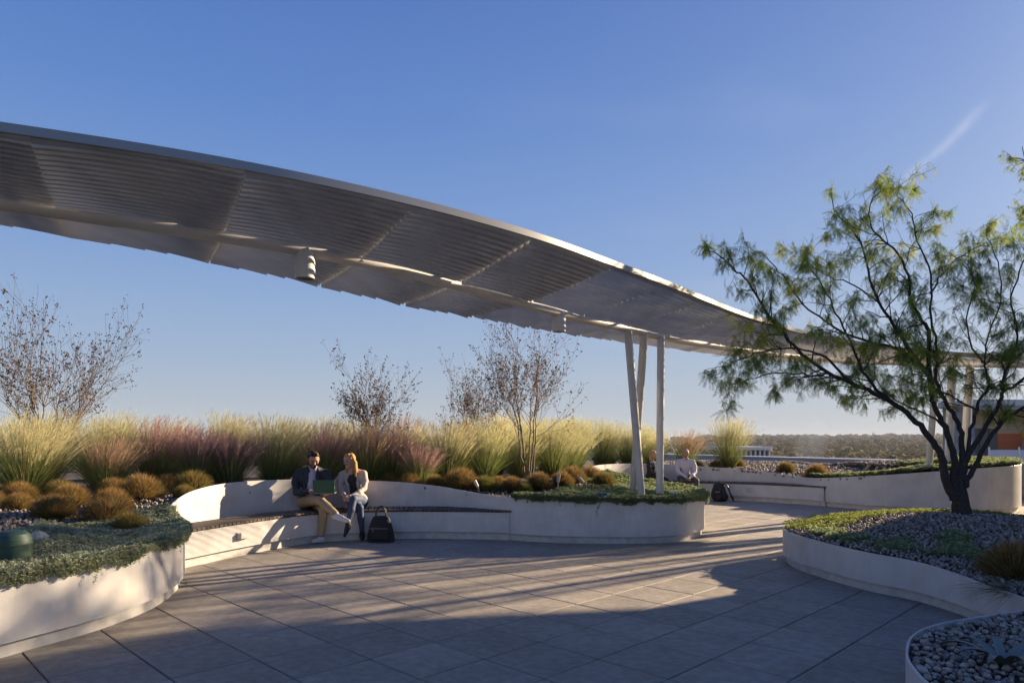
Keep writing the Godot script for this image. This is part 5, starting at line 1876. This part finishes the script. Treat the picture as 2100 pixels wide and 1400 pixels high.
	for k in [-1.0, 1.0]:
		hair.append([0.065 * k, 0.075, -0.01, 0.088 * k, -0.04, -0.02, 0.035, 0.032])
		hair.append([0.088 * k, -0.04, -0.02, 0.098 * k, -0.19, 0.005, 0.032, 0.026])
		hair.append([0.098 * k, -0.19, 0.005, 0.10 * k, -0.27, 0.03, 0.026, 0.010])
		hair.append([0.03 * k, 0.115, 0.03, 0.080 * k, 0.045, 0.035, 0.020, 0.014])
		hair.append([0.05 * k, -0.05, -0.06, 0.07 * k, -0.24, -0.05, 0.045, 0.022])
	hair.append([-0.09, -0.1, 0.0, -0.16, -0.25, 0.05, 0.02, 0.006])
	put("hair", hair_mesh(head_c, fb, 0.98, Color(0.40, 0.235, 0.085), hair, false, 0.0), o)
	shoe(o, "boot", L.call([-2.632, 0.295, -10.935]), L.call([-2.665, 0.17, -10.80]), Vector3(0.05, 0.62, 0.78).normalized(), Color(0.014, 0.013, 0.013), Color(0.02, 0.018, 0.016), 0.040, 0.02)
	shoe(o, "boot", L.call([-2.47, 0.10, -11.24]), L.call([-2.43, 0.045, -11.06]), Vector3(0, 1, 0), Color(0.014, 0.013, 0.013), Color(0.02, 0.018, 0.016), 0.040, 0.0)

func rear_pair() -> void:
	# the bald one
	var org := Vector3(4.84, 0, -19.05)
	var o := thing("person", "bald person in pale blue shirt and dark trousers sitting hunched with clasped hands", "person", org)
	var skin := Color(0.42, 0.25, 0.18)
	var shirt := Color(0.47, 0.46, 0.52)
	var dark := Color(0.05, 0.055, 0.06)
	var f := Field.new(Vector3(-0.45, 0.02, -0.35), Vector3(0.5, 1.25, 0.85), 0.0165)
	limb(f, [Vector3(-0.07, 0.63, -0.10), Vector3(0.07, 0.63, -0.10)], [0.14, 0.14], shirt, 0.05)
	limb(f, [Vector3(0, 0.70, -0.09), Vector3(0, 0.92, -0.02)], [0.145, 0.15], shirt, 0.05)
	limb(f, [Vector3(-0.10, 0.98, 0.0), Vector3(0.10, 0.98, 0.0)], [0.115, 0.115], shirt, 0.05)
	limb(f, [Vector3(-0.15, 1.07, 0.0), Vector3(0.15, 1.07, 0.0)], [0.07, 0.07], shirt, 0.05)
	limb(f, [Vector3(-0.045, 1.13, 0.02), Vector3(0.045, 1.13, 0.02)], [0.05, 0.05], shirt, 0.03)
	limb(f, [Vector3(0, 1.13, 0.03), Vector3(0, 1.22, 0.05)], [0.055, 0.055], skin, 0.01)
	for k in [-1.0, 1.0]:
		limb(f, [Vector3(0.205 * k, 1.06, 0.0), Vector3(0.245 * k, 0.92, 0.06), Vector3(0.23 * k, 0.77, 0.14)], [0.072, 0.066, 0.055], shirt)
		limb(f, [Vector3(0.23 * k, 0.77, 0.14), Vector3(0.12 * k, 0.69, 0.27), Vector3(0.05 * k, 0.64, 0.33)], [0.055, 0.05, 0.036], shirt)
		limb(f, [Vector3(0.10 * k, 0.60, -0.08), Vector3(0.16 * k, 0.60, 0.20), Vector3(0.20 * k, 0.55, 0.42)], [0.10, 0.09, 0.068], dark, 0.03)
		limb(f, [Vector3(0.20 * k, 0.55, 0.42), Vector3(0.21 * k, 0.34, 0.44), Vector3(0.21 * k, 0.12, 0.40)], [0.068, 0.06, 0.048], dark, 0.02)
	var s := Shape.new()
	f.surface(s, plain)
	var hf := Field.new(Vector3(-0.14, 0.50, 0.25), Vector3(0.14, 0.74, 0.54), 0.008)
	hand(hf, Vector3(-0.045, 0.635, 0.335), Vector3(0.35, -0.45, 0.8), Vector3(0.7, 0.0, -0.2), 0.6, skin, -1.0)
	hand(hf, Vector3(0.045, 0.635, 0.335), Vector3(-0.35, -0.45, 0.8), Vector3(-0.7, 0.0, -0.2), 0.6, skin, 1.0)
	hf.surface(s, plain)
	head(s, Vector3(0.0, 1.29, 0.07), frame_of(Vector3(-0.10, -0.10, 0.98)), skin, 1.0, 0.25, Color(0.12, 0.08, 0.06), Color(0.33, 0.14, 0.12))
	put("body", s.mesh(M.paint), o)
	for k in [-1.0, 1.0]:
		shoe(o, "shoe", Vector3(0.21 * k, 0.085, 0.40), Vector3(0.23 * k, 0.03, 0.56), UP, Color(0.05, 0.035, 0.025), Color(0.03, 0.03, 0.03))
	# the blonde one in black, seen from the side
	org = Vector3(3.84, 0, -18.85)
	o = thing("person", "blonde person in black jacket seated in profile behind the columns", "person", org)
	var black := Color(0.012, 0.012, 0.014)
	skin = Color(0.45, 0.27, 0.20)
	var fw := Vector3(0.72, 0, 0.69)
	var sd := Vector3(0.69, 0, -0.72)
	f = Field.new(Vector3(-0.42, 0.02, -0.42), Vector3(0.72, 1.22, 0.72), 0.0165)
	limb(f, [UP * 0.62 - sd * 0.07, UP * 0.62 + sd * 0.07], [0.13, 0.13], black, 0.05)
	limb(f, [UP * 0.70, UP * 0.90 + fw * 0.03], [0.12, 0.125], black, 0.05)
	limb(f, [UP * 0.95 + fw * 0.03 - sd * 0.08, UP * 0.95 + fw * 0.03 + sd * 0.08], [0.108, 0.108], black, 0.05)
	limb(f, [UP * 1.04 + fw * 0.03 - sd * 0.12, UP * 1.04 + fw * 0.03 + sd * 0.12], [0.06, 0.06], black, 0.05)
	limb(f, [UP * 1.02 + fw * 0.10, UP * 0.78 + fw * 0.13], [0.045, 0.05], Color(0.45, 0.42, 0.42), 0.01)
	limb(f, [UP * 1.06 + fw * 0.03, UP * 1.20 + fw * 0.06], [0.046, 0.046], skin, 0.01)
	for k in [-1.0, 1.0]:
		limb(f, [UP * 1.03 + sd * 0.17 * k + fw * 0.03, UP * 0.90 + sd * 0.20 * k + fw * 0.08, UP * 0.78 + sd * 0.19 * k + fw * 0.14], [0.058, 0.054, 0.046], black)
		limb(f, [UP * 0.78 + sd * 0.19 * k + fw * 0.14, UP * 0.71 + sd * 0.09 * k + fw * 0.30], [0.046, 0.034], black)
		limb(f, [UP * 0.60 + sd * 0.09 * k, UP * 0.61 + sd * 0.09 * k + fw * 0.24, UP * 0.56 + sd * 0.08 * k + fw * 0.46], [0.10, 0.082, 0.06], black, 0.03)
		limb(f, [UP * 0.56 + sd * 0.08 * k + fw * 0.46, UP * 0.34 + sd * 0.08 * k + fw * 0.46, UP * 0.11 + sd * 0.08 * k + fw * 0.43], [0.06, 0.054, 0.04], black, 0.02)
	s = Shape.new()
	f.surface(s, plain)
	hf = Field.new(Vector3(0.05, 0.55, 0.05), Vector3(0.50, 0.85, 0.50), 0.008)
	for k in [-1.0, 1.0]:
		hand(hf, UP * 0.705 + sd * 0.085 * k + fw * 0.31, fw - sd * 0.5 * k - UP * 0.1, -UP, 0.4, skin, k)
	hf.surface(s, plain)
	var hc := UP * 1.265 + fw * 0.07
	var fb := frame_of(Vector3(0.93, -0.05, 0.36))
	head(s, hc, fb, skin, 0.97, 0.0, Color(0.16, 0.10, 0.05), Color(0.42, 0.14, 0.13))
	put("body", s.mesh(M.paint), o)
	var hair := []
	for k in [-1.0, 1.0]:
		hair.append([0.065 * k, 0.075, -0.02, 0.085 * k, -0.04, -0.03, 0.036, 0.034])
		hair.append([0.085 * k, -0.04, -0.03, 0.085 * k, -0.21, -0.03, 0.034, 0.014])
		hair.append([0.04 * k, -0.05, -0.07, 0.05 * k, -0.22, -0.06, 0.045, 0.02])
	put("hair", hair_mesh(hc, fb, 0.97, Color(0.38, 0.25, 0.11), hair, false, 0.0), o)
	for k in [-1.0, 1.0]:
		var an: Vector3 = UP * 0.08 + sd * 0.08 * k + fw * 0.43
		shoe(o, "shoe", an, an + fw * 0.16 - UP * 0.05, UP, black, black, 0.038)

# ---------------------------------------------------------------- bags
func belongings() -> void:
	var black := mat(0.010, 0.010, 0.011, 0.75)
	var sheen := mat(0.016, 0.016, 0.017, 0.45)
	# upright handbag backpack on the paving beside the bench
	var o := thing("handbag", "upright black handbag with two loop handles standing against the bench", "bag", Vector3(-2.13, 0, -11.10), "", -0.08)
	var s := Shape.new()
	var prof := [[0.0, 0.215, 0.085], [0.03, 0.225, 0.09], [0.16, 0.205, 0.085], [0.28, 0.175, 0.075], [0.36, 0.15, 0.062], [0.405, 0.125, 0.045], [0.42, 0.09, 0.03]]
	var ring := 20
	for p in prof:
		for j in ring:
			var a := TAU * j / ring
			var c := cos(a)
			var d := sin(a)
			var x: float = signf(c) * pow(absf(c), 0.55) * p[1]
			var z: float = signf(d) * pow(absf(d), 0.55) * p[2]
			s.pt(Vector3(x, p[0] + 0.005, z + 0.01), Vector3(c / p[1], 2.0, d / p[2]).normalized())
	for k in prof.size() - 1:
		for j in ring:
			var a := k * ring + j
			var b := k * ring + (j + 1) % ring
			s.quad(a, b, b + ring, a + ring)
	var t := s.pt(Vector3(0, 0.43, 0.01), UP)
	var q := s.pt(Vector3(0, 0.005, 0.01), -UP)
	for j in ring:
		s.tri(t, (prof.size() - 1) * ring + j, (prof.size() - 1) * ring + (j + 1) % ring)
		s.tri(q, j, (j + 1) % ring)
	put("bag_body", s.mesh(black), o)
	var pk := Shape.new()
	pk.box(Vector3(0.0, 0.14, 0.098), Vector3(0.33, 0.20, 0.05), Basis(Vector3.RIGHT, -0.06), Color.WHITE, 0.02)
	var pocket := put("pocket", pk.mesh(black), o)
	var zp := Shape.new()
	zp.box(Vector3(0.0, 0.232, 0.122), Vector3(0.30, 0.008, 0.006), Basis.IDENTITY, Color.WHITE, 0.002)
	zp.box(Vector3(-0.10, 0.205, 0.127), Vector3(0.010, 0.045, 0.005), Basis.IDENTITY, Color.WHITE, 0.002)
	put("zip", zp.mesh(mat(0.35, 0.34, 0.32, 0.3, 0.8)), pocket)
	var sp := Shape.new()
	sp.tube([Vector3(-0.19, 0.02, -0.05), Vector3(-0.235, 0.06, -0.06), Vector3(-0.20, 0.25, -0.075), Vector3(-0.10, 0.40, -0.05)], [0.014, 0.016, 0.016, 0.012], 6)
	put("strap", sp.mesh(black), o)
	for k in 2:
		var h := Shape.new()
		var z := -0.02 + 0.045 * k
		var pts := spline([Vector3(-0.085, 0.37, z), Vector3(-0.080, 0.47, z), Vector3(-0.05, 0.555, z), Vector3(0.0, 0.582, z), Vector3(0.05, 0.555, z), Vector3(0.080, 0.47, z), Vector3(0.085, 0.37, z)], 4)
		var r := []
		for j in pts.size(): r.append(0.0095)
		h.tube(pts, r, 8)
		put("handle", h.mesh(sheen), o)
	var tg := Shape.new()
	tg.box(Vector3(0.118, 0.34, 0.062), Vector3(0.035, 0.06, 0.006), Basis(Vector3.BACK, 0.3), Color.WHITE, 0.002)
	put("tag", tg.mesh(mat(0.16, 0.15, 0.15, 0.5)), o)
	# backpack slumped by the rear bench
	var b := thing("backpack", "slumped black backpack on the paving before the rear bench", "bag", Vector3(5.62, 0, -18.45), "", -0.35)
	var f := Field.new(Vector3(-0.36, -0.02, -0.30), Vector3(0.42, 0.62, 0.30), 0.016)
	var w := Color(0.013, 0.013, 0.014)
	limb(f, [Vector3(-0.08, 0.12, 0), Vector3(0.10, 0.12, 0)], [0.125, 0.12], w, 0.06)
	limb(f, [Vector3(-0.10, 0.20, 0.0), Vector3(-0.07, 0.40, -0.03)], [0.13, 0.105], w, 0.06)
	limb(f, [Vector3(0.05, 0.18, 0.0), Vector3(0.03, 0.42, -0.03)], [0.13, 0.10], w, 0.06)
	limb(f, [Vector3(-0.02, 0.10, 0.13), Vector3(-0.02, 0.24, 0.12)], [0.085, 0.075], w, 0.03)
	for z in f.nz:
		for y in f.ny:
			for x in f.nx:
				var i := (z * f.ny + y) * f.nx + x
				f.d[i] = maxf(f.d[i], -(f.lo.y + y * f.cell - 0.004))
	var bs := Shape.new()
	f.surface(bs, plain)
	put("bag_body", bs.mesh(black), b)
	for k in 2:
		var st := Shape.new()
		var pts := spline([Vector3(0.05 + 0.03 * k, 0.50, -0.02 + 0.06 * k), Vector3(0.20, 0.42, 0.02 + 0.05 * k), Vector3(0.27, 0.24, 0.03 + 0.05 * k), Vector3(0.33 + 0.03 * k, 0.08, 0.04 + 0.03 * k), Vector3(0.36, 0.02, 0.03)], 4)
		var r := []
		for j in pts.size(): r.append(0.022 if j < 12 else 0.012)
		st.tube(pts, r, 6)
		put("strap", st.mesh(sheen), b)
	var lo := Shape.new()
	lo.tube(spline([Vector3(-0.06, 0.50, -0.03), Vector3(-0.02, 0.56, -0.03), Vector3(0.03, 0.51, -0.03)], 5), fill(0.009, 11), 6)
	put("handle", lo.mesh(sheen), b)
	var tb := Shape.new()
	tb.box(Vector3(-0.05, 0.275, 0.19), Vector3(0.12, 0.016, 0.006), Basis(Vector3.RIGHT, -0.3), Color.WHITE, 0.002)
	put("label_strip", tb.mesh(mat(0.35, 0.35, 0.36, 0.5)), b)

# ---------------------------------------------------------------- fixtures in the beds and on the benches
func on_bed(x: float, z: float, up := 0.0) -> Vector3:
	return Vector3(x, bed_height(Vector2(x, z)) + up, z)

func fixtures() -> void:
	var green := grain(mat(0.035, 0.085, 0.062, 0.5), noise_tex(0.02, Color(0.75, 0.75, 0.72), Color(1, 1, 1), 71, 4, 256), 2.0)
	var clear := mat(0.75, 0.80, 0.80, 0.08)
	clear.transparency = BaseMaterial3D.TRANSPARENCY_ALPHA
	clear.albedo_color.a = 0.22
	var chrome := mat(0.6, 0.6, 0.58, 0.3, 0.8)
	# green garden speaker
	var o := thing("garden_speaker", "round topped green garden speaker in the silver ground cover", "speaker", on_bed(-4.34, -5.92, 0.0))
	var s := Shape.new()
	s.lathe(Vector3.ZERO, [Vector2(0.150, 0.0), Vector2(0.152, 0.17), Vector2(0.146, 0.22), Vector2(0.125, 0.262), Vector2(0.09, 0.285), Vector2(0.045, 0.294), Vector2(0.0, 0.296)], 32)
	put("housing", s.mesh(green), o)
	var rim := Shape.new()
	rim.lathe(Vector3(0, 0.165, 0), [Vector2(0.151, 0.0), Vector2(0.1555, 0.004), Vector2(0.1555, 0.010), Vector2(0.151, 0.014)], 32)
	put("seam", rim.mesh(green), o)
	var o2 := thing("garden_speaker", "low dark green speaker dome in the ground cover before the columns", "speaker", on_bed(1.52, -11.28, 0.02))
	var s2 := Shape.new()
	s2.lathe(Vector3.ZERO, [Vector2(0.085, 0.0), Vector2(0.10, 0.06), Vector2(0.15, 0.075), Vector2(0.15, 0.10), Vector2(0.11, 0.135), Vector2(0.0, 0.15)], 28)
	put("housing", s2.mesh(green), o2)
	# clear domed lights
	var domes := [[-4.55, -6.55, 0.105, 0.01, "clear domed garden light beside the green speaker"], [-6.62, -8.55, 0.125, 0.12, "clear domed light half hidden behind the brown tufts"], [2.86, -12.1, 0.075, 0.05, "small domed light beside the upright column"]]
	for d in domes:
		var l := thing("garden_light", d[4], "garden light", on_bed(d[0], d[1], d[3]), "domed garden lights")
		var r: float = d[2]
		var g := Shape.new()
		var prof := []
		for k in 9:
			var a := PI / 2 * k / 8.0
			prof.append(Vector2(cos(a) * r, sin(a) * r * 1.12 + 0.02))
		prof[8] = Vector2(0.0, r * 1.12 + 0.02)
		g.lathe(Vector3.ZERO, prof, 28)
		put("dome", g.mesh(clear), l)
		var ins := Shape.new()
		ins.lathe(Vector3.ZERO, [Vector2(0.0, 0.0), Vector2(r * 0.5, 0.0), Vector2(r * 0.5, r * 0.5), Vector2(r * 0.3, r * 0.85), Vector2(0.0, r * 0.9)], 18)
		put("reflector", ins.mesh(chrome), l)
		for k in 7:
			var a := TAU * k / 7.0
			var c := Shape.new()
			c.box(Vector3(cos(a) * r * 0.62, r * 0.4 + 0.02, sin(a) * r * 0.62), Vector3(0.006, r * 0.7, 0.006))
			put("rib", c.mesh(chrome), l)
		var bs := Shape.new()
		bs.lathe(Vector3.ZERO, [Vector2(r * 1.04, -0.10), Vector2(r * 1.06, 0.012), Vector2(r * 1.0, 0.022), Vector2(0.0, 0.022)], 28)
		put("base", bs.mesh(mat(0.28, 0.28, 0.27, 0.5)), l)
	# slim path lights among the tufts
	for k in 3:
		var at: Vector2 = [Vector2(0.83, -12.55), Vector2(1.42, -12.7), Vector2(-0.55, -12.15)][k]
		var l := thing("path_light", ["upright slim grey path light among the brown tufts", "tilted slim path light before the rear backrest", "short slim path light by the green tuft"][k], "path light", on_bed(at.x, at.y, 0.0), "slim path lights")
		var tilt := Basis(Vector3.BACK, [-0.12, 0.75, 0.5][k])
		var st := Shape.new()
		st.tube([Vector3(0, -0.05, 0), tilt * Vector3(0, 0.16, 0)], [0.012, 0.012], 8)
		put("stake", st.mesh(mat(0.2, 0.2, 0.2, 0.5)), l)
		var hd := Shape.new()
		var up := [0.16, 0.12, 0.12]
		hd.tube([tilt * Vector3(0, 0.13, 0), tilt * Vector3(0, 0.13 + up[k], 0)], [0.026, 0.034], 16)
		put("shade", hd.mesh(mat(0.42, 0.41, 0.38, 0.45)), l)
	# step light on the bench front, outlet on the rear one
	var w := Vector3(-3.86, 0.30, -9.70)
	var n := Vector3(0.925, 0, 0.38)
	var tb := frame_of(n)
	var wl := thing("wall_box", "small white weatherproof box mounted on the sunlit bench front", "outlet box", w)
	var ws := Shape.new()
	ws.box(n * 0.035, Vector3(0.135, 0.085, 0.075), tb, Color.WHITE, 0.008)
	put("housing", ws.mesh(mat(0.55, 0.53, 0.49, 0.5)), wl)
	var wp := Shape.new()
	wp.box(n * 0.012 + tb * Vector3(0, -0.005, 0), Vector3(0.165, 0.115, 0.012), tb, Color.WHITE, 0.003)
	put("plate", wp.mesh(mat(0.5, 0.48, 0.45, 0.5)), wl)
	var wh := Shape.new()
	wh.tube([n * 0.03 + tb * Vector3(-0.05, -0.052, 0), n * 0.03 + tb * Vector3(0.05, -0.052, 0)], [0.006, 0.006], 6)
	put("latch", wh.mesh(mat(0.12, 0.11, 0.10, 0.5)), wl)
	var r0 := Vector3(6.25, 0.30, -18.37)
	var rn := Vector3(-0.40, 0, 0.92).normalized()
	var rl := thing("wall_plate", "flat grey outlet plate on the rear bench front above the backpack", "outlet plate", r0)
	var rs := Shape.new()
	rs.box(rn * 0.03, Vector3(0.13, 0.13, 0.05), frame_of(rn), Color.WHITE, 0.005)
	put("plate", rs.mesh(mat(0.42, 0.41, 0.39, 0.5)), rl)
	# seat lamp reflector tile on the backrest
	var hose := thing("hose_loop", "pale hose loop lying on the ground cover beyond the tree", "hose", Vector3(9.55, 0, -15.75))
	var hs := Shape.new()
	var hp := []
	var hr := []
	for k in 15:
		var a := PI * k / 14.0
		hp.append(Vector3(cos(a) * 0.35, bed_height(Vector2(9.55, -15.75)) + 0.02 + sin(a) * 0.15, -0.1 * sin(a)))
		hr.append(0.014)
	hs.tube(hp, hr, 8)
	put("tube", hs.mesh(mat(0.55, 0.55, 0.5, 0.5)), hose)
	# a thin smoke plume over the far wood
	var smoke := FogVolume.new()
	smoke.name = "smoke"
	smoke.shape = RenderingServer.FOG_VOLUME_SHAPE_ELLIPSOID
	smoke.size = Vector3(14, 30, 10)
	var fm := FogMaterial.new()
	fm.density = 0.012
	fm.albedo = Color(0.8, 0.85, 0.92)
	smoke.material = fm
	smoke.position = Vector3(131, -3, -300)
	smoke.rotation.z = -0.35
	add_child(smoke)
	tag(smoke, "thin wisp of pale smoke rising from the far wood", "smoke", "", "stuff")
	# fallen leaves on the paving
	rng.seed = 3131
	var q := Soup.new()
	for k in 90:
		var p := Vector3(rng.randf_range(-3.0, 4.0), 0.008, rng.randf_range(-10.5, -3.5))
		if under_planting(Vector2(p.x, p.z)): continue
		if Geometry2D.is_point_in_polygon(Vector2(p.x, p.z), side_poly[0]): continue
		var a := rng.randf() * TAU
		var d := Vector3(cos(a), rng.randf_range(0, 0.3), sin(a)) * rng.randf_range(0.012, 0.026)
		var e := d.cross(UP) * 0.35
		var c := Color(0.12, 0.075, 0.035) * rng.randf_range(0.5, 1.2)
		q.tri(p, p + d * 0.5 + e, p + d, c, c, c)
		q.tri(p, p + d, p + d * 0.5 - e, c, c, c)
	var fl := put("fallen_leaves", q.mesh(M.leafy), self)
	tag(fl, "few small dry leaves scattered over the paving", "leaves", "", "stuff")
